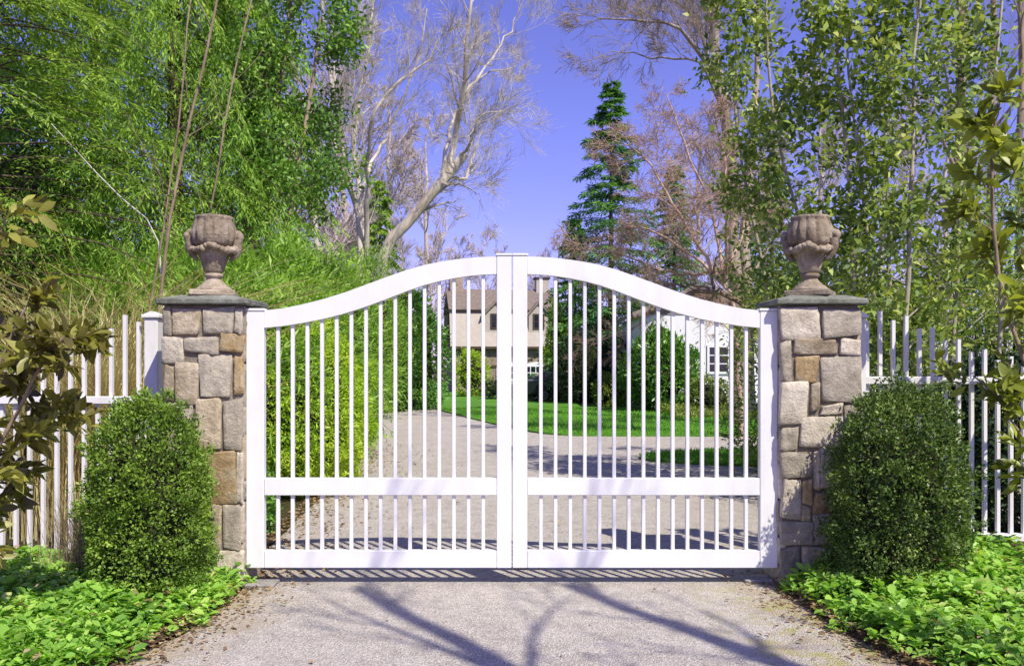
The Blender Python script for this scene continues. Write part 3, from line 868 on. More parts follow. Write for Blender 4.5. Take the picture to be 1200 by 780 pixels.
# ================================================================== urns
def urn(x, label, seed, rz=0.0, damage=0.0):
    rng = np.random.default_rng(seed)
    z0 = PH + 0.080
    k = 0.0067
    root = empty('garden_urn', (x, (PY0 + PY1) / 2, z0), label, 'urn', None, rz)
    m = MAT['urn']
    def lathe(name, prof, seg=64, flute=None, par=root, mat=m, sq=0.0, n=0, chip=0.0):
        prof = [tuple(q) for q in prof]
        a = np.arange(seg) * 2 * np.pi / seg
        V = []
        for i, (r, z, *fl) in enumerate(prof):
            f = fl[0] if fl else 0.0
            r = r * 0.80
            rr = r * (1 - f * (1 - np.abs(np.cos(a * n / 2)) ** 0.6)) if n else np.full(seg, r)
            if sq: 
                e = sq; rr = rr / (np.abs(np.cos(a)) ** e + np.abs(np.sin(a)) ** e) ** (1 / e)
            rr = rr * (1 + rng.normal(0, chip, seg))
            V.append(np.stack([rr * np.cos(a), rr * np.sin(a), np.full(seg, z) + rng.normal(0, chip * 0.05, seg)], 1))
        V = np.concatenate(V); q = len(prof)
        idx = np.arange(q * seg).reshape(q, seg); nx = np.roll(idx, -1, 1)
        F = np.stack([idx[:-1], nx[:-1], nx[1:], idx[1:]], -1).reshape(-1, 4)
        return np_obj(name, V, F, mat, par, True)
    # square plinth and flaring foot
    h = lambda py: (345 - py) * k
    box_obj('plinth', -0.17, 0.17, -0.17, 0.17, 0.0, 0.045, m, root, 0.008)
    lathe('foot', [(0.0, 0.044), (0.178, 0.044), (0.178, 0.058), (0.155, 0.072), (0.118, 0.095), (0.088, 0.118), (0.072, 0.135), (0.068, 0.148), (0.088, 0.155), (0.092, 0.167), (0.086, 0.178), (0.07, 0.184), (0.0, 0.184)], 48, chip=0.012)
    lathe('bowl', [(0.0, 0.178), (0.074, 0.182), (0.094, 0.205, 0.02), (0.112, 0.245, 0.04), (0.126, 0.285, 0.05), (0.142, 0.325, 0.05), (0.160, 0.355, 0.03), (0.176, 0.378, 0.0), (0.17, 0.385), (0.0, 0.39)], 96, n=16, chip=0.016)
    lathe('gadrooned_body', [(0.0, 0.392), (0.168, 0.394), (0.196, 0.415, 0.05), (0.214, 0.450, 0.10), (0.220, 0.490, 0.12), (0.212, 0.532, 0.12), (0.196, 0.572, 0.10), (0.180, 0.600, 0.05), (0.182, 0.608), (0.180, 0.626), (0.162, 0.630), (0.140, 0.605), (0.10, 0.58), (0.0, 0.575)], 112, n=14, chip=0.014)
    # garland of leaves and fruit round the shoulder
    ng = 34
    bm = bmesh.new()
    for i in range(ng):
        a = i * 2 * math.pi / ng
        zz = 0.392 - 0.035 * abs(math.sin(a * 2)) + rng.normal(0, 0.004)
        s = rng.uniform(0.020, 0.033)
        rr = 0.158 + rng.normal(0, 0.004)
        mtx = __import__('mathutils').Matrix.Translation((rr * math.cos(a), rr * math.sin(a), zz)) @ __import__('mathutils').Matrix.Diagonal((1.0, 1.0, rng.uniform(0.7, 1.2), 1))
        bmesh.ops.create_icosphere(bm, subdivisions=2, radius=s, matrix=mtx)
    for v in bm.verts: v.co += Vector(rng.normal(0, 0.0018, 3))
    bm_obj('garland', bm, m, root, True)
    # scrolled mask handles
    for sx in (-1, 1):
        sk = Skel()
        t = np.linspace(0, 1, 14)
        ang = -1.9 + t * 4.6
        rad = 0.040 * (1 - 0.65 * t)
        pts = np.stack([sx * (0.168 + rad * np.cos(ang)), np.zeros(14), 0.475 + rad * np.sin(ang) * 1.25], 1)
        sk.add(pts, 0.031 * (1 - 0.25 * t) * (1 + 0.2 * rng.normal(0, 1, 14).clip(-1, 1)), 10)
        pts2 = np.array([[sx * 0.172, 0.0, 0.45], [sx * 0.176, 0.0, 0.38], [sx * 0.158, 0.0, 0.325], [sx * 0.12, 0, 0.285]])
        sk.add(pts2, np.array([0.040, 0.036, 0.026, 0.012]), 10)
        V, F = sk.geo(); np_obj('scroll_handle', V, F, m, root, True)
    return root
urn(-PCX, 'weathered brown stone urn with fluted bowl on the pillar beside the rounded boxwood', 3, 0.25)
urn(PCX, 'weathered mossy stone urn on the pillar beside the tapered boxwood', 8, -0.5)

# ================================================================== picket fences
def fence(side, d, post_px, top_fn, rail_py, bot_py, pickets, far_px, label, ground_z):
    y = d - CAM_D
    x_post = GX(post_px, d)
    root = empty('picket_fence', (x_post, y, 0), label, 'fence')
    m = MAT['white_fence']
    Z = lambda py: CAM_H - (py - HORIZON) * d / FOC
    loc = lambda px: GX(px, d) - x_post
    po = box_obj('post', -0.055, 0.055, -0.055, 0.055, ground_z - 0.1, Z(373), m, root, 0.005)
    bm = bmesh.new(); add_box(bm, -0.072, 0.072, -0.072, 0.072, Z(373) + 0.001, Z(369), 0.004)
    bm_obj('post_cap', bm, m, po)
    bm = bmesh.new(); add_prism(bm, [(-0.066, Z(369) - 0.002), (0.066, Z(369) - 0.002), (0.0, Z(365))], -0.066, 0.066)
    bm_obj('cap_ridge', bm, m, po)
    x0, x1 = sorted((0.055 * (1 if side > 0 else -1), loc(far_px)))
    box_obj('rail', x0, x1, -0.045, -0.006, Z(rail_py + 5), Z(rail_py - 4), m, root, 0.005)
    box_obj('bottom_rail', x0, x1, -0.050, 0.050, Z(bot_py + 8), Z(bot_py - 5), m, root, 0.006)
    w = 0.0135
    for i, px in enumerate(pickets):
        zt = Z(top_fn(i, px)); zb = Z(bot_py - 5) + 0.001
        bm = bmesh.new()
        xa = loc(px)
        add_box(bm, xa - w, xa + w, -0.005, 0.028, zb, zt - 0.006)
        # eased top
        tf = max(bm.faces, key=lambda f: f.calc_center_median().z)
        r = bmesh.ops.inset_region(bm, faces=[tf], thickness=0.006, depth=0.0)
        bmesh.ops.translate(bm, verts=tf.verts, vec=(0, 0, 0.006))
        bm_obj('picket', bm, m, root)
    return root
lp = [162 - 16.0 * i for i in range(17)]
def ltop(i, px):
    base = np.interp(px, [-100, -60, -20, 20, 50, 83, 98, 114, 131, 147, 162], [385, 400, 428, 438, 430, 411, 402, 393, 384, 368, 377])
    return base
fence(-1, 6.95, 180, ltop, 468, 662, lp, -110, 'white picket fence joined to the pillar beside the rounded boxwood, dry grass behind', 0.0)
rp = [1016.5 + 15.35 * i for i in range(17)]
def rtop(i, px):
    base = np.interp(px, [1016, 1031, 1062, 1108, 1138, 1171, 1200, 1260], [371, 367, 373, 393, 407, 417, 424, 424])
    return base + (5 if i % 2 == 0 else -3)
fence(1, 7.0, 1004, rtop, 445, 630, rp, 1270, 'white picket fence joined to the pillar beside the tapered boxwood, slim trees behind', 0.2)

# ================================================================== clipped boxwoods
rng = np.random.default_rng(77)
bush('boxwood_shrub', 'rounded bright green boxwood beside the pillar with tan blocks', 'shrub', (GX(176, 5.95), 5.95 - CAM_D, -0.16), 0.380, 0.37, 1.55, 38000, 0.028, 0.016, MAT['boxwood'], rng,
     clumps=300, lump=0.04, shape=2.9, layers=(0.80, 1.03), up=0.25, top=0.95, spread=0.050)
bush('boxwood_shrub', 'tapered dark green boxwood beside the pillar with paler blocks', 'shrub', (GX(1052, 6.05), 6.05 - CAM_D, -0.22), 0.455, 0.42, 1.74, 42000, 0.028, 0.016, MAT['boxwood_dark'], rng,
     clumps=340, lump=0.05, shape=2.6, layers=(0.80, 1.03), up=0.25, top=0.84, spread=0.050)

# dry grass clump between fence and rounded boxwood
dg = empty('dry_grass_clump', (GX(112, 6.2), 6.2 - CAM_D, 0.04), 'tan dry grass clump squeezed between picket fence and rounded boxwood', 'grass clump')
blades(rng, (0, 0, 0), 900, (0.13, 0.10), 0.82, 0.006, 0.22, MAT['straw_grey'], 'stems', dg, None, 0.5)

# ================================================================== ground cover and litter
def cover(side, seed, label):
    rg = np.random.default_rng(seed)
    n = 3100
    y = rg.uniform(-3.1, -0.02 if side < 0 else 0.42, n); w = rg.uniform(0, 1, n) ** 1.0
    e = bed_edge(y) + rg.normal(0, 0.05, n) + 0.05 * np.sin(y * 7 + side) + 0.03
    x = e + w * (3.75 - e)
    hz = bed_z(x, y, side) + rg.uniform(0.04, 0.15, n) * np.clip((x - e) / 0.15 + 0.35, 0, 1) + 0.035 * np.sin(x * 6.1 + 1) * np.sin(y * 7.3)
    c = np.stack([x * side, y, hz], 1)
    k = 8
    b = np.repeat(c, k, 0)
    a = rg.uniform(0, 6.28, len(b))
    el = rg.uniform(-0.25, 0.75, len(b))
    D = np.stack([np.cos(a) * np.cos(el), np.sin(a) * np.cos(el), np.sin(el)], 1)
    N = np.array([0, 0, 1.0]) + rg.normal(0, 0.35, D.shape)
    b = b + D * 0.008 - np.array([0, 0, 1.0]) * rg.uniform(0, 0.05, (len(b), 1))
    l = 0.056 * rg.uniform(0.4, 1.45, len(b)) * np.repeat(rg.uniform(0.65, 1.3, n), k)
    V, F = leaf_quads(b, D, N, l, l * 0.55, 0.2, 0.15, True)
    o = np_obj('ground_cover', V, F, MAT['cover'])
    return tag(o, label, 'ground cover', None, 'stuff')
cover(-1, 101, 'bright green leafy ground cover in front of the rounded boxwood')
cover(1, 102, 'bright green leafy ground cover in front of the tapered boxwood')

def litter(seed, n, fx_, label, size=0.035, zf=0.012):
    rg = np.random.default_rng(seed)
    x, y, z = fx_(rg, n)
    b = np.stack([x, y, z], 1)
    a = rg.uniform(0, 6.28, n)
    D = np.stack([np.cos(a), np.sin(a), rg.normal(0, 0.15, n)], 1)
    N = np.array([0, 0, 1.0]) + rg.normal(0, 0.3, (n, 3))
    l = size * rg.uniform(0.4, 1.4, n)
    V, F = leaf_quads(b, D, N, l, l * 0.6, 0.3, -0.1, False)
    o = np_obj('leaf_litter', V, F, MAT['litter'])
    return tag(o, label, 'leaf litter', None, 'stuff')
def lit_edge(rg, n):
    y = rg.uniform(-3.0, 0.35, n); s = np.where(rg.uniform(0, 1, n) < 0.5, -1, 1)
    off = rg.exponential(0.10, n) * np.where(s < 0, 1.25, 1.0)
    x = (bed_edge(y) + 0.10 - off)
    return x * s, y, np.where(off < 0.1, 0.05, 0.012) + rg.uniform(0, 0.012, n)
litter(7, 3600, lit_edge, 'brown fallen leaves along the edges of the driveway apron')
def lit_back(rg, n):
    y = rg.uniform(0.2, 12, n); off = rg.exponential(0.30, n)
    x = np.interp(y, [0, 4.5, 8, 14], [-2.1, -2.45, -2.65, -3.3]) - 0.15 + off
    return x, y, 0.012 + rg.uniform(0, 0.01, n)
litter(8, 2200, lit_back, 'tan dead leaves along the foot of the yellow green hedge', 0.05)
def lit_any(rg, n):
    return rg.uniform(-2, 2, n), rg.uniform(-2.8, 3, n), np.full(n, 0.010)
litter(9, 160, lit_any, 'odd dry leaf crumbs scattered over the open drive', 0.022)

def lit_bed(rg, n):
    y = rg.uniform(-3.0, 0.2, n); s_ = np.where(rg.uniform(0, 1, n) < 0.5, -1, 1)
    x = bed_edge(y) + rg.uniform(0.1, 2.4, n)
    z = np.where(s_ < 0, bed_z(x, y, -1), bed_z(x, y, 1)) + rg.uniform(0.08, 0.17, n)
    return x * s_, y, z
litter(12, 420, lit_bed, 'scattered dead leaves caught on top of the green ground cover', 0.055)
# one broad upright leaf standing out of the ground cover
V, F = leaf_quads(np.array([[2.93, -1.25, 0.15], [2.95, -1.25, 0.15], [2.91, -1.24, 0.15]]), np.array([[0.15, 0, 1.0], [0.55, 0.1, 1.0], [-0.5, 0.0, 1.0]]), np.array([[0, -1.0, 0.2], [0.2, -1.0, 0.3], [-0.3, -1, 0.3]]), np.array([0.24, 0.17, 0.14]), np.array([0.075, 0.05, 0.045]), 0.2, 0.05, True)
tag(np_obj('tulip_shoot', V, F, MAT['cover']), 'broad upright green leaf shoot standing out of the ground cover', 'plant')

# lawn blades
def in_poly(x, y, poly):
    poly = np.asarray(poly); c = np.zeros(len(x), bool); j = len(poly) - 1
    for i in range(len(poly)):
        xi, yi = poly[i]; xj, yj = poly[j]
        hit = ((yi > y) != (yj > y)) & (x < (xj - xi) * (y - yi) / (yj - yi + 1e-12) + xi)
        c ^= hit; j = i
    return c
def turf(name, x, y, L, label, rg):
    n = len(x)
    b = np.stack([x, y, np.full(n, 0.048)], 1)
    D = rg.normal(0, 0.45, (n, 3)); D[:, 2] = 1
    N = rg.normal(0, 1, (n, 3)); N[:, 2] *= 0.2
    l = L * rg.uniform(0.5, 1.3, n)
    V, F = leaf_quads(b, D, N, l, 0.018, 0.0, 0.0)
    o = np_obj(name, V, F, MAT['grass'])
    return tag(o, label, 'grass', None, 'stuff')
rg = np.random.default_rng(9)
x = rg.uniform(2.2, 12, 26000); y = rg.uniform(7.4, 10.9, 26000); k = in_poly(x, y, isl)
turf('grass', x[k], y[k], 0.07, 'short green grass on the island inside the drive loop', rg)
x = rg.uniform(-4, 11, 52000); y = 13.5 + 14 * rg.uniform(0, 1, 52000) ** 1.4
k = in_poly(x, y, smooth_loop(lawn_near, 4, False) + [(-40, 75), (40, 75), (40, 13.2)])
turf('grass', x[k], y[k], 0.075, 'short green grass of the lawn before the shrubs', rg)

# ================================================================== shrubs beyond the gate
rng = np.random.default_rng(31)
bush('hedge_shrub', 'large rounded yellow green hedge shrub just inside the gate', 'shrub', (-3.05, 5.2, 0), 1.06, 1.7, 2.36, 42000, 0.075, 0.022, MAT['privet'], rng, clumps=260, lump=0.05, shape=2.5, layers=(0.80, 1.03), up=0.15, top=0.72, spread=0.05, rand=0.6)
bush('low_shrub', 'low dark shrub at the foot of the yellow green hedge', 'shrub', (-2.75, 2.0, 0), 0.42, 0.7, 0.62, 5000, 0.05, 0.022, MAT['laurel'], rng, clumps=50, lump=0.12, shape=2.0, top=0.7)
SH = [ # name,label, px, d, rx, H, n, L, W, mat, top
 ('laurel_shrub', 'tall leafy evergreen shrub on the drive bend beside the house gable', 474, 34, 1.7, 4.9, 17000, 0.16, 0.06, 'laurel', 0.7),
 ('laurel_shrub', 'green evergreen shrub behind the yellow green hedge where the drive bends', 440, 32, 1.7, 4.4, 16000, 0.16, 0.06, 'laurel', 0.7),
 ('round_shrub', 'small round yellow green shrub against the house wall', 553, 47, 0.95, 2.6, 5000, 0.13, 0.05, 'privet', 0.7),
 ('clipped_hedge', 'low dark clipped hedge under the white garage doors', 592, 44, 1.4, 0.95, 5000, 0.09, 0.035, 'yew', 0.95),
 ('columnar_shrub', 'slim green cypress-like column at the corner of the house', 652, 42, 0.75, 4.9, 11000, 0.12, 0.04, 'bamboo', 0.35),
 ('yew_shrub', 'big near-black yew shrub at the lawn edge behind the parked car', 684, 38.5, 1.45, 3.2, 14000, 0.11, 0.035, 'yew', 0.75),
 ('yew_shrub', 'dark yew shrub at the lawn edge beside the light olive shrub', 742, 37.5, 1.3, 2.7, 11000, 0.11, 0.035, 'yew', 0.7),
 ('olive_shrub', 'light olive green shrub between the two dark yews', 717, 35, 0.85, 1.35, 5000, 0.09, 0.04, 'low_cover', 0.8),
 ('rhododendron_shrub', 'large broad leaved green shrub in front of the white cottage window', 775, 31.5, 1.4, 2.9, 11000, 0.17, 0.065, 'laurel', 0.7),
 ('olive_shrub', 'low olive shrub at the foot of the thick reddish trunk', 833, 29.5, 0.8, 1.2, 4500, 0.09, 0.04, 'low_cover', 0.8),
 ('evergreen_shrub', 'green evergreen shrub behind the lawn beneath the spruce', 700, 44, 2.0, 4.8, 12000, 0.16, 0.05, 'laurel', 0.55),
 ('evergreen_shrub', 'green evergreen shrub behind the lawn below the russet tree', 762, 42, 2.2, 5.2, 13000, 0.16, 0.05, 'laurel', 0.6),
]
for nm, lb, px, d, rx, H, n, L, W, mk, tp in SH:
    bush(nm, lb, 'hedge' if 'hedge' in nm else 'shrub', (GX(px, d), d - CAM_D, 0.03), rx, rx * 0.85, H, int(n * 0.65), L * 1.15, W * 1.2, MAT[mk], rng, clumps=max(30, n // 120), lump=0.12, shape=2.2, top=tp, spread=0.09, layers=(0.72, 1.05))

# low ground cover strip along the far side of the lawn
rg = np.random.default_rng(44)
n = 26000
x = rg.uniform(5.2, 15, n); y = rg.uniform(20.3, 24.6, n)
hh = 0.10 + 0.28 * np.clip((y - 20.3) / 2.0, 0, 1) * (0.7 + 0.3 * np.sin(x * 2.2) * np.sin(y * 3.1))
b = np.stack([x, y, 0.05 + hh * rg.uniform(0.3, 1.0, n)], 1)
D = rg.normal(0, 0.7, (n, 3)); D[:, 2] += 0.5
V, F = leaf_quads(b, D, rg.normal(0, 0.5, (n, 3)) + np.array([0, 0, 1]), 0.10 * rg.uniform(0.6, 1.3, n), 0.05)
tag(np_obj('ground_cover', V, F, MAT['low_cover']), 'olive low ground cover along the far side of the lawn', 'ground cover', None, 'stuff')

# ================================================================== bank of greenery behind the picket fence with dry grass
rng = np.random.default_rng(51)
def gb(px, d): return (GX(px, d), d - CAM_D, 0.0)
conifer('hemlock_tree', 'big feathery hemlock with drooping boughs behind the picket fence and dry grass', gb(-12, 11.5), 12.5, 3.7, MAT['hemlock'], MAT['bark_dark'], rng, 235, 38, 13, 0.09, 0.018, 0.34, 0.14, 0.22, fill=0.3, twl=0.36)
conifer('hemlock_tree', 'hemlock with hanging light green sprays rising behind the brown stone urn', gb(205, 13.5), 13.5, 2.7, MAT['cedar'], MAT['bark_dark'], rng, 230, 34, 13, 0.11, 0.019, 0.75, 0.15, 0.8, fill=0.3)
conifer('hemlock_tree', 'shaded hemlock standing behind the two feathery hemlocks', gb(112, 18.0), 15.0, 3.9, MAT['hemlock'], MAT['bark_dark'], rng, 230, 20, 12, 0.16, 0.04, 0.45, 0.1, 0.4, fill=0.4)
conifer('hemlock_tree', 'hemlock beside the bare leaning tree behind the bright lance-leaved shrubs', gb(285, 19.5), 12.0, 2.9, MAT['cedar'], MAT['bark_dark'], rng, 210, 18, 12, 0.16, 0.036, 0.5, 0.1, 0.5, fill=0.3)
conifer('hemlock_tree', 'hemlock at the far end behind the brown leaved magnolia', gb(-40, 16), 14.0, 3.9, MAT['hemlock'], MAT['bark_dark'], rng, 200, 18, 12, 0.16, 0.04, 0.42, 0.1, 0.35, fill=0.4)
conifer('hemlock_tree', 'small far hemlock showing between bare stems of the forked tree', gb(445, 36), 9.6, 2.4, MAT['hemlock'], MAT['bark_dark'], rng, 110, 14, 9, 0.22, 0.05, 0.4, 0.1, 0.4)

BB = [('lance_leaf_shrub', 'bright lance leaved shrub behind the brown stone urn', 262, 10.8, 1.1, 3.3, 17000),
      ('lance_leaf_shrub', 'bright lance leaved shrub above the yellow green hedge near the gate hinge', 330, 12.5, 1.25, 3.5, 18000),
      ('lance_leaf_shrub', 'bright lance leaved shrub above the swan neck of the gate', 380, 15.5, 1.15, 3.6, 17000),
      ('lance_leaf_shrub', 'bright lance leaved shrub below the leaning bare trunk', 425, 27.0, 1.5, 5.0, 17000),
      ('lance_leaf_shrub', 'bright lance leaved shrub behind the picket fence below the hemlock', 120, 12.2, 1.4, 3.3, 18000),
      ('lance_leaf_shrub', 'bright lance leaved shrub behind the fence post and slim saplings', 195, 11.6, 1.0, 3.0, 14000)]
for nm, lb, px, d, rx, H, n in BB:
    bush(nm, lb, 'shrub', gb(px, d), rx, rx * 0.8, H, int(n * 0.8), 0.16, 0.027, MAT['bamboo'], rng, clumps=150, lump=0.13, shape=2.1, layers=(0.70, 1.06), up=0.35, down=0.05, outw=0.8, top=0.62, spread=0.10, curl=0.25)

bush('evergreen_shrub', 'tall evergreen shrub added as deep shadow behind the feathery hemlock boughs', 'shrub', gb(25, 14.5), 2.1, 1.5, 6.2, 14000, 0.13, 0.05, MAT['laurel'], rng, clumps=140, lump=0.14, shape=2.1, layers=(0.6, 1.06), top=0.7, spread=0.10)  # added dark mass that gives the deep shadow behind the boughs
# dry arching grass behind the fence
dg2 = empty('dry_reed_clump', gb(120, 8.7), 'tall straw coloured arching reeds behind the picket fence', 'reeds')
blades(rng, (0, 0, 0), 1700, (0.34, 0.25), 3.45, 0.014, 0.50, MAT['straw'], 'stems', dg2, None, 0.9, (0.25, 0, 0))
dg3 = empty('dry_reed_clump', gb(20, 9.4), 'pale dry reeds behind the brown leaved magnolia branch', 'reeds')
blades(rng, (0, 0, 0), 1200, (0.5, 0.35), 1.9, 0.009, 0.6, MAT['straw'], 'stems', dg3, None, 0.9)

# slim saplings behind the fence post
CF_SAP = dict(seg=[8, 5, 4], wander=[0.05, 0.10, 0.14], up=[0.03, 0.04, 0.02], n=[8, 4], t0=[0.3, 0.3], ang=[0.7, 0.6], rr=[0.45, 0.5], lr=[0.22, 0.5], sides=[8, 4, 3])
for pts, r0, lb in (([(176, 372), (186, 310), (199, 200), (214, 90), (228, -30)], 0.015, 'slim brown sapling with the straightest stem behind the fence post'),
                    ([(186, 372), (200, 260), (220, 150), (244, 50), (262, -40)], 0.024, 'thicker brown sapling leaning behind the fence post'),
                    ([(243, 330), (252, 230), (262, 150), (282, 60), (300, -20)], 0.016, 'slim grey sapling leaning above the brown stone urn')):
    d = 9.2
    q = [P(a, b, d) for a, b in pts]; q0 = q[0].copy(); q0[2] = -0.05; q0[0] -= 0.12
    root = empty('sapling', (q0[0], q0[1], 0), lb, 'tree')
    sk = Skel(); limb(sk, rng, [q0] + q, r0, r0 * 0.5, CF_SAP, n=12, t0=0.35, jit=0.012, k=8)
    sk.obj('trunk', MAT['bark_tan'], root, (q0[0], q0[1], 0))
    V, F = clump_leaves(rng, sk.tips, sk.tipd, 5, 0.10, 0.07, 0.028)
    np_obj('crown', V, F, MAT['bamboo'], root, False, (q0[0], q0[1], 0))

# a long bare whip crossing in front of the hemlock
wp = [P(a, b, 9.6) for a, b in ((186, 285), (165, 255), (120, 210), (85, 172), (60, 145))]
sk = Skel(); q, L_ = resample([np.array([wp[0][0] + 0.15, wp[0][1], 0.0])] + wp, 14); sk.add(q, np.linspace(0.016, 0.004, 14), 6)
o = sk.obj('bare_whip', MAT['bark_pale'], None, None)
tag(o, 'long pale bare whip slanting across the hemlock', 'branch')

# broadleaf tree with dark glossy leaves against the sky
CF_BROAD = dict(seg=[7, 5, 4, 3], wander=[0.07, 0.12, 0.16, 0.2], up=[0.05, 0.03, 0.0, 0.0], n=[9, 6, 5], t0=[0.25, 0.25, 0.25], ang=[0.75, 0.7, 0.7], rr=[0.5, 0.5, 0.55], lr=[0.42, 0.5, 0.5], sides=[8, 5, 4, 3], tip_t=(0.45, 0.75, 1.0))
def broad(name, label, d, stems, mat, bark, per, sig, L, W, cfg, group=None, t0=0.3, nch=None, seed=0, r=0.05):
    rg = np.random.default_rng(seed)
    b = P(stems[0][0][0], 0, d); org = (b[0], b[1], 0)
    root = empty(name, org, label, 'tree', group)
    sk = Skel()
    for st in stems:
        q = [P(a, c, d + (e[0] if e else 0)) for a, c, *e in st]
        q[0][2] = min(q[0][2], -0.05) if st is stems[0] else q[0][2]
        limb(sk, rg, q, r, r * 0.4, cfg, n=12, t0=t0, nch=nch, k=8, jit=0.02)
    sk.obj('trunk', bark, root, org)
    V, F = clump_leaves(rg, sk.tips, sk.tipd, per, sig, L, W)
    np_obj('crown', V, F, mat, root, False, org)
    return root
broad('holly_tree', 'dark glossy leaved tree standing between hemlock and bare leaning tree', 14.0, [[(318, 560), (312, 300), (322, 150), (338, 20), (345, -120)], [(316, 380), (345, 230), (362, 120), (375, 20)], [(316, 400), (290, 260), (285, 120), (290, 0)]],
      MAT['holly'], MAT['bark_tan'], 5, 0.12, 0.10, 0.05, dict(CF_BROAD, limbL=3.6), seed=5, r=0.06, t0=0.15, nch=13)

# ================================================================== slim grove behind the other picket fence
GROVE = [
 (10.0, [[(1003, 640), (1000, 350), (991, 200), (985, 80), (980, -60)]], 0.036, 'slim evergreen tree with a gently bowed stem above the fence post'),
 (10.4, [[(1038, 640), (1040, 330), (1040, 130), (1046, -60)]], 0.036, 'slim evergreen tree with a plumb straight pale stem in the grove'),
 (9.6,  [[(1055, 640), (1061, 330), (1070, 150), (1080, -60)]], 0.036, 'slim evergreen tree leaning away from the pillar beside the plumb straight stem'),
 (9.9,  [[(1030, 640), (1022, 330), (1006, 190), (992, 60), (985, -40)]], 0.028, 'thinnest slim evergreen tree, leaning towards the mossy stone urn'),
 (11.5, [[(960, 640), (945, 320), (915, 180), (900, 60), (905, -60)]], 0.036, 'leafy evergreen tree rising directly behind the mossy stone urn'),
 (12.5, [[(925, 620), (895, 310), (868, 190), (862, 60), (870, -50)]], 0.034, 'leafy evergreen tree beside the big bare reddish trunk'),
 (12.0, [[(1110, 640), (1120, 330), (1130, 160), (1125, 0), (1128, -60)]], 0.036, 'leafy evergreen tree in front of the thickest bare trunk'),
 (11.0, [[(1165, 640), (1170, 330), (1160, 170), (1172, 0), (1176, -60)]], 0.036, 'leafy evergreen tree behind the yellow green magnolia'),
]
CF_GR = dict(seg=[7, 5, 4, 3], wander=[0.05, 0.12, 0.18, 0.2], up=[0.05, 0.05, 0.01, 0.0], n=[12, 6, 4], t0=[0.2, 0.2, 0.3], ang=[0.95, 0.75, 0.7], rr=[0.40, 0.55, 0.55], lr=[0.30, 0.55, 0.5], sides=[8, 5, 4, 3], tip_t=(0.5, 1.0), limbL=4.0)
for i, (d, st, r, lb) in enumerate(GROVE):
    broad('grove_tree', lb, d, st, MAT['grove'], MAT['bark_grove'], 3, 0.10, 0.115, 0.056, CF_GR, 'slim evergreen trees behind the fence', t0=0.22, nch=19, seed=60 + i, r=r)
# undergrowth below the grove
rng = np.random.default_rng(65)
UG = [('undergrowth_shrub', 'leafy green shrub behind the pickets nearest the pillar with paler blocks', 1035, 9.6, 0.75, 1.25, 6000, 'grove'),
      ('undergrowth_shrub', 'bright low shrub seen through the middle pickets below the slim grove', 1110, 9.2, 0.7, 0.95, 5500, 'bamboo'),
      ('undergrowth_shrub', 'dark shrub filling the fence end beside the yellow green magnolia', 1180, 8.6, 0.75, 1.75, 9000, 'yew'),
      ('undergrowth_shrub', 'tall mixed shrub behind the mossy stone urn', 930, 13.5, 1.0, 3.6, 11000, 'grove'),
      ('undergrowth_shrub', 'tall leafy shrub between slim grove stems and the white cottage', 1145, 13.0, 1.3, 3.6, 14000, 'grove'),
      ('undergrowth_shrub', 'loose leafy shrub deep in the slim grove', 1000, 15.0, 1.3, 3.2, 11000, 'laurel'),
      ('undergrowth_shrub', 'tall dark shrub at the outer end of the slim grove', 1230, 14.0, 1.7, 4.8, 15000, 'laurel')]
for nm, lb, px, d, rx, H, n, mk in UG:
    bush(nm, lb, 'shrub', gb(px, d), rx, rx * 0.8, H, n, 0.085, 0.036, MAT[mk], rng, clumps=90, lump=0.16, shape=2.0, layers=(0.5, 1.08), top=0.7, spread=0.13, core=False, rand=0.7)

# pale trunks further back
CF_BARE = dict(seg=[8, 6, 5, 4, 3], wander=[0.06, 0.10, 0.12, 0.12, 0.12], up=[0.04, 0.04, 0.04, 0.03, 0.02], n=[7, 6, 5, 4], t0=[0.3, 0.2, 0.15, 0.1], ang=[0.6, 0.6, 0.5, 0.45], rr=[0.5, 0.5, 0.5, 0.55], lr=[0.48, 0.65, 0.85, 1.0], sides=[9, 6, 4, 3, 3])
def bare(name, label, d, limbs, bark, cfg, seed, group=None, ground=True, extra=None):
    """limbs: list of (points [(px,py[,dd])], r0, r1, nch)"""
    rg = np.random.default_rng(seed)
    b = P(limbs[0][0][0][0], 0, d); org = (b[0], b[1], 0)
    root = empty(name, org, label, 'tree', group)
    sk = Skel()
    for i, (pts, r0, r1, nch) in enumerate(limbs):
        q = [P(a[0], a[1], d + (a[2] if len(a) > 2 else 0)) for a in pts]
        if i == 0 and ground: q[0][2] = -0.1
        limb(sk, rg, q, r0, r1, cfg, n=14, t0=0.25 if i else 0.35, nch=nch, k=10, jit=0.03 * d / 25)
    V, F = sk.geo()
    np_obj('trunk', V, F, bark, root, True, org)
    if extra:
        per, sig, L, W, mk = extra
        V, F = clump_leaves(rg, sk.tips, sk.tipd, per, sig, L, W)
        np_obj('crown', V, F, MAT[mk], root, False, org)
    return root
for i, (px, d, r, wd) in enumerate(((1126, 19, 0.17, 'thickest'), (1163, 21, 0.13, 'medium'), (1196, 17, 0.09, 'thinnest'))):
    bare('bare_tree', wd + ' of the brown bare trunks standing behind the slim grove', d, [([(px - 4, 520), (px - 2, 250), (px, 60), (px + 4, -160)], r * 0.85, r * 0.5, 7)], MAT['bark_tan'], dict(CF_BARE, limbL=5.0), 90 + i, 'bare trunks behind the grove')

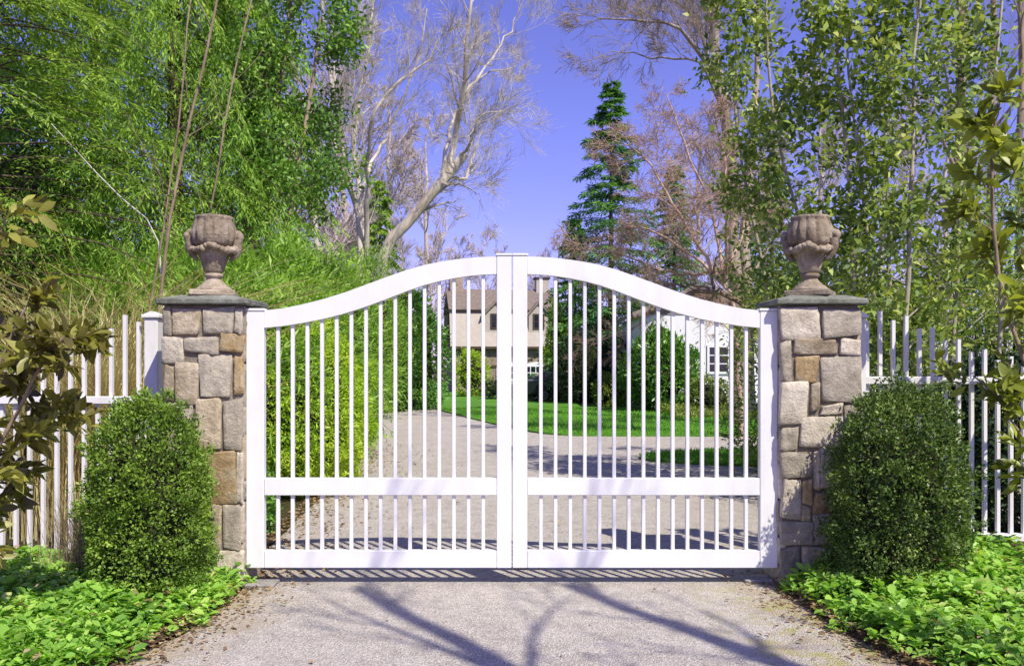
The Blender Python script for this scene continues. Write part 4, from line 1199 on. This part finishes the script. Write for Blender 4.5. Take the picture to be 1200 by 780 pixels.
# ================================================================== bare trees beyond the gate
CFB = dict(CF_BARE, limbL=6.0, n=[8, 6, 5, 5], rmin=0.004, wander=[0.07, 0.12, 0.14, 0.13, 0.12])
bare('bare_tree', 'bare tree with a thick leaning trunk above the swan neck gate', 30, [
    ([(440, 440), (450, 305), (474, 268), (500, 234), (524, 205), (545, 180)], 0.27, 0.15, 3),
    ([(526, 203), (534, 160), (541, 110, -1), (548, 60, -1.5), (552, 10, -2), (556, -40, -2)], 0.13, 0.03, 11),
    ([(518, 211), (524, 170), (536, 130, 1), (562, 92, 1.5), (604, 78, 2)], 0.085, 0.02, 10),
    ([(538, 188), (556, 158, -1), (560, 140, -2), (592, 128, -2)], 0.06, 0.015, 8),
    ([(524, 205), (545, 208, 1), (556, 176, 2), (566, 150, 2)], 0.075, 0.02, 8),
    ([(516, 216), (540, 216, -1), (558, 228, -2), (566, 246, -2)], 0.04, 0.010, 5),
    ([(545, 110), (575, 70, 1), (600, 30, 2), (620, -10, 2)], 0.05, 0.015, 8)], MAT['bark_lean'], dict(CFB, limbL=4.8, n=[8, 6, 5, 4]), 201)
bare('bare_tree', 'bare forked tree with several pale upright stems beside the leaning trunk', 27, [
    ([(426, 440), (423, 300), (416, 240), (404, 190), (396, 140), (384, 60), (378, -30)], 0.15, 0.04, 10),
    ([(427, 300), (420, 220, 1), (415, 160, 1.5), (420, 120, 2), (432, 50, 2), (440, -20, 2)], 0.10, 0.03, 10),
    ([(430, 300), (430, 200, -1), (438, 140, -2), (462, 100, -2), (495, 80, -2), (512, 50, -2)], 0.09, 0.025, 11),
    ([(425, 220), (440, 180, 1), (450, 165, 2), (470, 120, 2), (490, 70, 2), (500, 10, 2)], 0.06, 0.02, 9),
    ([(416, 240), (405, 210, -1), (395, 180, -2), (390, 120, -2), (398, 40, -2)], 0.06, 0.02, 8)], MAT['bark_lean'], dict(CFB, limbL=4.8, n=[8, 6, 5, 4]), 202)
bare('bare_tree', 'big bare tree with thick reddish trunk above the white cottage', 24, [
    ([(864, 480), (863, 390), (860, 260), (853, 170), (842, 90), (838, 0), (842, -80)], 0.23, 0.11, 4),
    ([(878, 480), (877, 380), (874, 260, 1), (884, 120, 2), (892, -40, 2)], 0.19, 0.05, 5),
    ([(852, 150), (835, 90, -1), (812, 50, -2), (790, 30, -2), (760, 25, -2), (700, 22, -2)], 0.085, 0.018, 10),
    ([(846, 110), (820, 40, 1), (800, 8, 1), (770, -10, 1), (730, 20, 0)], 0.085, 0.02, 10),
    ([(851, 140), (820, 72, -1), (780, 68, -1), (740, 62, 0), (715, 60, 0)], 0.045, 0.012, 8),
    ([(846, 120), (838, 60, 1), (826, 0, 1), (815, -50, 1)], 0.10, 0.04, 8)], MAT['bark_red'], dict(CFB, limbL=3.6), 203)
bare('russet_tree', 'small russet twigged tree spreading in front of the spruce', 20, [
    ([(868, 480), (862, 380), (846, 330), (800, 292), (770, 272), (735, 265)], 0.075, 0.018, 13),
    ([(850, 335), (842, 280, 1), (820, 210, 1), (795, 150, 1), (780, 110, 1)], 0.055, 0.012, 14),
    ([(842, 325), (800, 260, -1), (770, 205, -1), (745, 175, -1), (720, 165, -1)], 0.05, 0.012, 13),
    ([(850, 330), (852, 250, -1), (848, 180, -1), (836, 130, -1)], 0.05, 0.012, 13),
    ([(835, 320), (790, 320, 1), (745, 305, 1), (690, 285, 1)], 0.045, 0.012, 12),
    ([(850, 320), (885, 240, 1.5), (905, 190, 1.5), (910, 150, 1)], 0.045, 0.012, 12)], MAT['twig_pink'],
    dict(CFB, limbL=2.6, n=[9, 6, 5, 4], rmin=0.0045, ang=[0.8, 0.8, 0.75, 0.7], up=[0.02, 0.0, -0.03, -0.04, -0.04], wander=[0.1, 0.2, 0.2, 0.2, 0.2]), 204, extra=(1, 0.03, 0.03, 0.018, 'pinkbud'))
bare('low_limb_tree', 'small dark tree whose low arching limb crosses above the gate rail', 13.5, [
    ([(905, 560), (900, 420), (884, 372), (862, 352), (832, 338), (806, 345), (775, 358), (742, 372)], 0.075, 0.024, 9),
    ([(836, 338), (836, 320), (842, 300), (852, 290)], 0.030, 0.010, 6),
    ([(832, 338), (800, 334), (765, 330), (735, 326)], 0.024, 0.008, 8),
    ([(775, 358), (740, 385), (700, 400), (680, 410)], 0.02, 0.006, 8)], MAT['bark_tan'], dict(CFB, limbL=1.2, n=[6, 5, 4, 3], rmin=0.0025), 205)

conifer('spruce_tree', 'narrow blue green spruce against the sky behind the lawn', gb(716, 42), 15.6, 3.5, MAT['spruce'], MAT['bark_dark'], rng, 150, 20, 9, 0.30, 0.065, 0.30, 0.30, 0.2, twl=0.42, pw=0.8)
conifer('spruce_tree', 'broad shorter spruce beside the narrow blue green spruce', gb(674, 47), 9.8, 2.6, MAT['spruce'], MAT['bark_dark'], rng, 130, 13, 9, 0.26, 0.07, 0.25, 0.15, 0.15, twl=0.34)
conifer('spruce_tree', 'spruce half hidden behind the russet twigged tree', gb(790, 46), 12.5, 3.0, MAT['spruce'], MAT['bark_dark'], rng, 150, 13, 9, 0.26, 0.07, 0.3, 0.15, 0.2, twl=0.34)
conifer('spruce_tree', 'dark evergreen far behind the mossy stone urn', gb(905, 40), 11.5, 3.2, MAT['spruce'], MAT['bark_dark'], rng, 140, 13, 9, 0.26, 0.07, 0.3, 0.15, 0.2, twl=0.34)

# far bare woods behind the house: one model, copied
far_rng = np.random.default_rng(300)
def far_tree_parts(seed):
    rg = np.random.default_rng(seed); sk = Skel()
    limb(sk, rg, [np.array([0, 0, -0.2]), np.array([0.1, 0, 4]), np.array([-0.2, 0.1, 9]), np.array([0.1, 0, 14.0])], 0.22, 0.05, dict(CF_BARE, limbL=7.5, n=[8, 6, 5, 4], rmin=0.013), n=12, t0=0.25, nch=15, k=7, jit=0.1)
    V, F = sk.geo(); me = np_mesh('trunk', V, F, True); me.materials.append(MAT['bark_far']); return me
MAT['bark_far'] = m_bark('far_grey_twigs', (0.46, 0.38, 0.35), (0.62, 0.53, 0.48), 1.0)
fm = [far_tree_parts(301), far_tree_parts(302)]
for i, (px, d, s) in enumerate(((470, 78, 1.1), (505, 85, 1.05), (538, 92, 0.95), (566, 88, 1.0), (596, 96, 0.95), (628, 90, 0.9), (655, 84, 0.95), (385, 62, 1.1), (345, 58, 1.15), (425, 66, 1.2), (400, 46, 1.25), (455, 50, 1.3), (365, 44, 1.2), (500, 58, 1.15), (820, 60, 1.2), (960, 52, 1.2), (1040, 48, 1.2), (1110, 55, 1.3), (880, 66, 1.3))):
    root = empty('bare_tree', (GX(px, d), d - CAM_D, 0), ('faint bare twiggy tree in the woods behind the cream shingled house' if 490 < px < 700 else 'faint bare twiggy tree behind the forked and leaning bare trees' if px < 500 else 'faint bare twiggy tree behind the white cottage'), 'tree', 'far bare trees behind the cream house' if 490 < px < 700 else 'far bare trees behind the forked tree' if px < 500 else 'far bare trees behind the cottage')
    o = bpy.data.objects.new('trunk', fm[i % 2]); o.rotation_euler = (0, 0, far_rng.uniform(0, 6.28)); o.scale = (s, s, s * far_rng.uniform(0.9, 1.1)); link(o, root)

# ================================================================== magnolia branches at the fence ends
def magnolia(name, label, base, stems, mat, seed, n_leaf, L):
    rg = np.random.default_rng(seed)
    root = empty(name, base, label, 'shrub'); sk = Skel()
    cfg = dict(seg=[7, 6, 5], wander=[0.08, 0.14, 0.2], up=[0.02, 0.04, 0.05], n=[7, 3], t0=[0.35, 0.3], ang=[0.8, 0.7], rr=[0.55, 0.6], lr=[0.40, 0.55], sides=[7, 5, 4], tip_t=(0.35, 0.7, 1.0), limbL=0.95)
    for pts, r, nch in stems:
        limb(sk, rg, [np.array(base)] + [P(*p) for p in pts], r, r * 0.35, cfg, n=12, t0=0.3, nch=nch, k=7, jit=0.01)
    sk.obj('stems', MAT['bark_tan'], root, base)
    V, F = clump_leaves(rg, sk.tips, sk.tipd, n_leaf, 0.02, L, L * 0.40, 0.0, 0.6, 0.22, 0.12, True, 0.7)
    np_obj('foliage', V, F, mat, root, False, base)
    return root
magnolia('magnolia_shrub', 'brown olive magnolia with large leaves in front of the dry grass fence', (-3.25, -1.75, 0.05), [
    ([(-60, 640, 4.8), (0, 520, 4.75), (45, 430, 4.7), (85, 385, 4.7)], 0.020, 9),
    ([(-50, 650, 4.9), (-10, 560, 4.9), (40, 500, 4.9), (70, 470, 4.85)], 0.017, 8),
    ([(-80, 600, 4.7), (-40, 420, 4.6), (-25, 250, 4.6), (-20, 120, 4.6)], 0.022, 8),
    ([(-70, 600, 4.8), (-20, 480, 4.8), (10, 400, 4.8), (30, 360, 4.8)], 0.017, 8)], MAT['magnolia'], 401, 5, 0.115)
magnolia('magnolia_shrub', 'yellow green magnolia with large leaves in front of the grove fence', (4.15, -0.15, 0.2), [
    ([(1255, 620, 6.3), (1220, 480, 6.3), (1185, 380, 6.3), (1168, 300, 6.3), (1160, 200, 6.3), (1170, 120, 6.3)], 0.024, 15),
    ([(1262, 600, 6.35), (1238, 440, 6.4), (1215, 300, 6.4), (1205, 180, 6.4)], 0.024, 11),
    ([(1245, 620, 6.35), (1200, 520, 6.35), (1165, 460, 6.35), (1140, 440, 6.35)], 0.016, 8)], MAT['magnolia_green'], 402, 3, 0.14)

# ================================================================== houses
MAT['shingle'] = m_stone('brown_roof_shingles', (0.17, 0.135, 0.11), (0.27, 0.22, 0.185), (0.35, 0.29, 0.25), 0.05)
MAT['cream'] = m_plain('cream_shingle_wall', (0.44, 0.395, 0.34), 0.8, 0.15, 0, 0.10, 3.0)
MAT['house_stone'] = m_stone('house_stone', (0.20, 0.15, 0.11), (0.36, 0.29, 0.22), (0.48, 0.42, 0.34), 0.05)
MAT['house_white'] = m_paint('white_house_paint', (0.78, 0.78, 0.78), 0.04)
MAT['dark_wood'] = m_plain('dark_brown_siding', (0.075, 0.055, 0.042), 0.8, 0.15, 0, 0.2, 2.0)
def m_glass():
    m, nt = mat_new('dark_window_glass'); finish(nt, (0.015, 0.018, 0.028), 0.08, None, 0.6); return m
MAT['glass'] = m_glass()

hd_ = 55.0
h1 = empty('gambrel_house', (GX(532, hd_), hd_ - CAM_D, 0), 'cream and brown shingled house with gambrel roof beyond the lawn', 'house', None, R(8))
HL, HD = 6.7, 7.0
# front wall is y=0, rooms run to y=HD; gambrel profile in (y,z)
prism_obj('wall', [(0.05, -0.3), (HD, -0.3), (HD, 3.05), (0.05, 3.05)], 0.0, HL, MAT['house_stone'], h1, 'x')
prism_obj('gable_wall', [(0.10, 3.06), (HD - 0.05, 3.06), (HD - 0.75, 5.40), (HD / 2, 6.85), (0.85, 5.40)], 0.02, HL - 0.02, MAT['dark_wood'], h1, 'x')
prism_obj('lower_roof', [(-0.28, 2.98), (-0.12, 2.90), (0.88, 5.42), (0.72, 5.50)], -0.25, HL + 0.25, MAT['cream'], h1, 'x')
prism_obj('lower_roof', [(HD + 0.28, 2.98), (HD + 0.12, 2.90), (HD - 0.88, 5.42), (HD - 0.72, 5.50)], -0.25, HL + 0.25, MAT['cream'], h1, 'x')
prism_obj('upper_roof', [(0.55, 5.44), (0.60, 5.34), (HD / 2, 6.88), (HD - 0.60, 5.34), (HD - 0.55, 5.44), (HD / 2, 7.02)], -0.30, HL + 0.30, MAT['shingle'], h1, 'x')
box_obj('eave_board', -0.28, HL + 0.28, -0.36, -0.24, 2.84, 3.0, MAT['dark_wood'], h1, 0.01)
box_obj('break_board', -0.28, HL + 0.28, 0.44, 0.56, 5.34, 5.43, MAT['dark_wood'], h1, 0.01)
def pane_window(name, parent, cx, z0, z1, w, yf, cols, rows, arch=0.0, frame=None):
    """framed window set in a wall whose face is at y=yf: frame, glass, glazing bars"""
    frame = frame or MAT['house_white']
    out = [(cx - w/2, z0), (cx + w/2, z0), (cx + w/2, z1)]
    if arch:
        out += [(cx + w/2 * math.cos(a), z1 + arch * math.sin(a)) for a in np.linspace(0.3, math.pi - 0.3, 7)]
    out += [(cx - w/2, z1)]
    f = prism_obj(name, out, yf - 0.06, yf + 0.02, frame, parent)
    gw, gh = (w - 0.14) / cols, (z1 - z0 - 0.14) / rows
    for i in range(cols):
        for j in range(rows):
            x0 = cx - w/2 + 0.07 + i * gw; zz = z0 + 0.07 + j * gh
            box_obj('pane', x0 + 0.025, x0 + gw - 0.025, yf - 0.066, yf - 0.050, zz + 0.025, zz + gh - 0.025, MAT['glass'], f, 0.0)
    return f
def dormer(cx, w):
    d = prism_obj('dormer', [(cx - w/2, 3.9), (cx + w/2, 3.9), (cx + w/2, 5.1), (cx, 5.85), (cx - w/2, 5.1)], 0.10, 2.4, MAT['cream'], h1)
    for s in (-1, 1):
        prism_obj('dormer_roof', [(cx, 5.98), (cx, 5.86), (cx + s * (w/2 + 0.18), 4.93), (cx + s * (w/2 + 0.22), 5.02)], -0.05, 2.5, MAT['shingle'], d)
    pane_window('window', d, cx, 4.15, 5.15, 0.75, 0.10, 2, 2, 0, MAT['dark_wood'])
dormer(2.75, 1.5); dormer(5.55, 1.3)
# flat dark sheet coloured as the recess's shade, band and carriage doors
box_obj('recess_shade', 0.45, 1.9, -0.02, 0.06, 1.55, 2.75, MAT['glass'], h1, 0.0)
box_obj('band', -0.02, HL + 0.02, 0.0, 0.045, 1.62, 1.80, MAT['dark_wood'], h1, 0.01)
for cx in (3.55, 5.35):
    dd = prism_obj('garage_door', [(cx - 0.8, 0.02), (cx + 0.8, 0.02), (cx + 0.8, 1.62), (cx + 0.5, 1.92), (cx, 2.02), (cx - 0.5, 1.92), (cx - 0.8, 1.62)], -0.05, 0.04, MAT['house_white'], h1)
    for i in range(4):
        for j in range(2):
            box_obj('pane', cx - 0.68 + i * 0.35, cx - 0.68 + i * 0.35 + 0.29, -0.062, -0.045, 0.92 + j * 0.42, 1.28 + j * 0.42, MAT['glass'], dd, 0.0)
def chimney(par, cx, y, z0, z1, mat, w=0.9):
    c = box_obj('chimney', cx - w/2, cx + w/2, y - 0.4, y + 0.4, z0, z1, mat, par, 0.02)
    box_obj('chimney_cap', cx - w/2 - 0.08, cx + w/2 + 0.08, y - 0.48, y + 0.48, z1 + 0.002, z1 + 0.14, MAT['dark_wood'], c, 0.01)
chimney(h1, -0.10 + 0.5, HD / 2, 6.2, 8.55, MAT['house_stone'])
chimney(h1, HL - 0.35, HD / 2, 6.0, 7.75, MAT['cream'])

# white cottage behind the shrubs
cd_ = 33.0
cx0 = GX(745, cd_)
h2 = empty('white_cottage', (cx0, cd_ - CAM_D, 0), 'white cottage with low brown gabled roof behind the big bare tree', 'house')
GW = GX(885, cd_) - cx0
z_e, z_a = CAM_H + 62 * cd_ / FOC, CAM_H + 93 * cd_ / FOC
prism_obj('gable_wall', [(0.25, -0.2), (GW - 0.25, -0.2), (GW - 0.25, z_e), (GW/2, z_a - 0.12), (0.25, z_e)], 0.0, 6.0, MAT['house_white'], h2)
for s in (-1, 1):
    prism_obj('roof', [(GW/2, z_a + 0.10), (GW/2, z_a - 0.06), (GW/2 + s * (GW/2 + 0.15), z_e - 0.12), (GW/2 + s * (GW/2 + 0.2), z_e + 0.02)], -0.45, 6.2, MAT['shingle'], h2)
prism_obj('brown_gable', [(0.3, z_e - 0.02), (GW - 0.3, z_e - 0.02), (GW/2, z_a - 0.16)], -0.03, 0.05, MAT['shingle'], h2)
pane_window('window', h2, GX(842, cd_) - cx0, CAM_H - 8 * cd_ / FOC, CAM_H + 26 * cd_ / FOC, 0.9, 0.0, 2, 3)
pane_window('window', h2, 1.4, 1.2, 2.4, 0.9, 0.0, 2, 3)
# long wing
WX1 = GX(1135, cd_) - cx0
prism_obj('wing_wall', [(1.5, -0.2), (6.0, -0.2), (6.0, 3.3), (1.5, 3.3)], GW - 0.2, WX1, MAT['house_white'], h2, 'x')
prism_obj('wing_roof', [(1.1, 3.22), (1.15, 3.12), (3.75, 4.5), (6.35, 3.12), (6.4, 3.22), (3.75, 4.66)], GW - 0.1, WX1 + 0.3, MAT['shingle'], h2, 'x')
for px in (925, 985, 1040, 1075, 1108):
    pane_window('window', h2, GX(px, cd_ + 1.5) - cx0, 1.0, 2.5, 0.85, 1.5, 2, 3)

# ================================================================== parked car
def m_carpaint():
    m, nt = mat_new('dark_green_car_paint'); p = finish(nt, (0.012, 0.018, 0.018), 0.25, None, 0.5)
    p.inputs['Coat Weight'].default_value = 0.6; return m
MAT['car'] = m_carpaint()
MAT['tyre'] = m_plain('black_rubber', (0.02, 0.02, 0.02), 0.85, 0.2)
MAT['rim'] = m_plain('wheel_alloy', (0.35, 0.35, 0.36), 0.35, 0.5, 0.8)
MAT['tail'] = m_plain('red_lens', (0.45, 0.02, 0.03), 0.25, 0.5)
car = empty('parked_car', (GX(663, 41.5), 41.5 - CAM_D, 0.05), 'dark car parked on the grass edge between house corner and yew', 'car', None, R(14))
prof = [(-2.15, 0.35), (-2.2, 0.62), (-2.12, 0.95), (-1.7, 1.02), (-1.05, 1.42), (0.35, 1.47), (1.15, 1.02), (2.0, 0.88), (2.18, 0.6), (2.12, 0.32)]
bm = bmesh.new()
secs = []
for y, sc in ((-0.86, 0.0), (-0.80, 1.0), (0.80, 1.0), (0.86, 0.0)):
    row = []
    for (a, b) in prof:
        ins = 0.10 if b > 1.2 else 0.0
        k = (1 if sc else 0.97)
        yy = y * (1 - ins)
        row.append(bm.verts.new((a * k, yy, 0.9 + (b - 0.9) * k)))
    secs.append(row)
for i in range(3):
    for j in range(len(prof)):
        k = (j + 1) % len(prof)
        bm.faces.new((secs[i][j], secs[i][k], secs[i+1][k], secs[i+1][j]))
bm.faces.new(secs[0]); bm.faces.new(secs[-1][::-1])
bm_obj('body', bm, MAT['car'], car)
for s in (-1, 1):
    prism_obj('side_window', [(-1.5, 1.04), (-0.98, 1.36), (0.28, 1.40), (0.92, 1.03)], s * 0.865 - 0.004, s * 0.865 + 0.004, MAT['glass'], car)
# rear and front glass follow the slopes
for nm, (a, b) in (('rear_window', ((-1.66, 1.06), (-1.10, 1.405))), ('windscreen', ((1.10, 1.065), (0.42, 1.445)))):
    nx, nz = (b[1] - a[1]), -(b[0] - a[0]); ln = math.hypot(nx, nz); nx, nz = nx / ln, nz / ln
    if nz < 0: nx, nz = -nx, -nz
    V = [(a[0] + nx * .012, -0.66, a[1] + nz * .012), (a[0] + nx * .012, 0.66, a[1] + nz * .012), (b[0] + nx * .012, 0.60, b[1] + nz * .012), (b[0] + nx * .012, -0.60, b[1] + nz * .012)]
    V += [(x - nx * .008, y, z - nz * .008) for x, y, z in V]
    np_obj(nm, V, [(0, 1, 2, 3), (7, 6, 5, 4), (0, 4, 5, 1), (1, 5, 6, 2), (2, 6, 7, 3), (3, 7, 4, 0)], MAT['glass'], car)
for s in (-1, 1):
    box_obj('tail_light', -2.205, -2.12, s * 0.66 - 0.14, s * 0.66 + 0.14, 0.70, 0.86, MAT['tail'], car, 0.01)
    box_obj('headlight', 2.06, 2.15, s * 0.62 - 0.16, s * 0.62 + 0.16, 0.62, 0.76, MAT['house_white'], car, 0.01)
    for xw in (-1.35, 1.35):
        sk = Skel(); sk.add(np.array([[xw, s * 0.72, 0.31], [xw, s * 0.73, 0.31], [xw, s * 0.88, 0.31], [xw, s * 0.89, 0.31]]), [0.28, 0.31, 0.31, 0.27], 24)
        V, F = sk.geo(); w_ = np_obj('wheel', V, F, MAT['tyre'], car, True)
        bm = bmesh.new(); bmesh.ops.create_circle(bm, cap_ends=True, segments=20, radius=0.2, matrix=__import__('mathutils').Matrix.Translation((xw, s * 0.887, 0.31)) @ __import__('mathutils').Matrix.Rotation(R(90), 4, 'X'))
        ext = bmesh.ops.extrude_face_region(bm, geom=list(bm.faces)); 
        bmesh.ops.translate(bm, verts=[v for v in ext['geom'] if isinstance(v, bmesh.types.BMVert)], vec=(0, s * 0.012, 0))
        bm_obj('rim', bm, MAT['rim'], w_)

# ================================================================== the street trees behind the viewpoint whose shadows cross the apron
for i, (x, y, lx, ly, h, lb) in enumerate(((3.1, -6.9, 0.25, 0.1, 9.6, 'tall bare verge tree beside the driveway mouth'),
                                           (4.95, -6.6, -0.2, 0.15, 9.2, 'slightly shorter bare verge tree nearer the fence'),
                                           (1.2, -11.2, 0.3, 0.2, 11.5, 'tallest bare tree across the lane facing the gate'))):
    rg = np.random.default_rng(500 + i)
    root = empty('verge_tree', (x, y, 0), lb, 'tree'); sk = Skel()
    limb(sk, rg, [np.array([0, 0, -0.1]), np.array([lx * .2, ly * .2, h * .3]), np.array([lx * .6, ly * .6, h * .65]), np.array([lx, ly, h])], 0.17, 0.055, dict(CF_BARE, limbL=4.6, n=[5, 4, 3, 2], lr=[0.5, 0.5, 0.5, 0.45], rr=[0.6, 0.6, 0.55, 0.55], rmin=0.006), n=12, t0=0.3, nch=10, k=9, jit=0.05)
    V, F = sk.geo(); np_obj('trunk', V, F, MAT['bark_tan'], root, True)
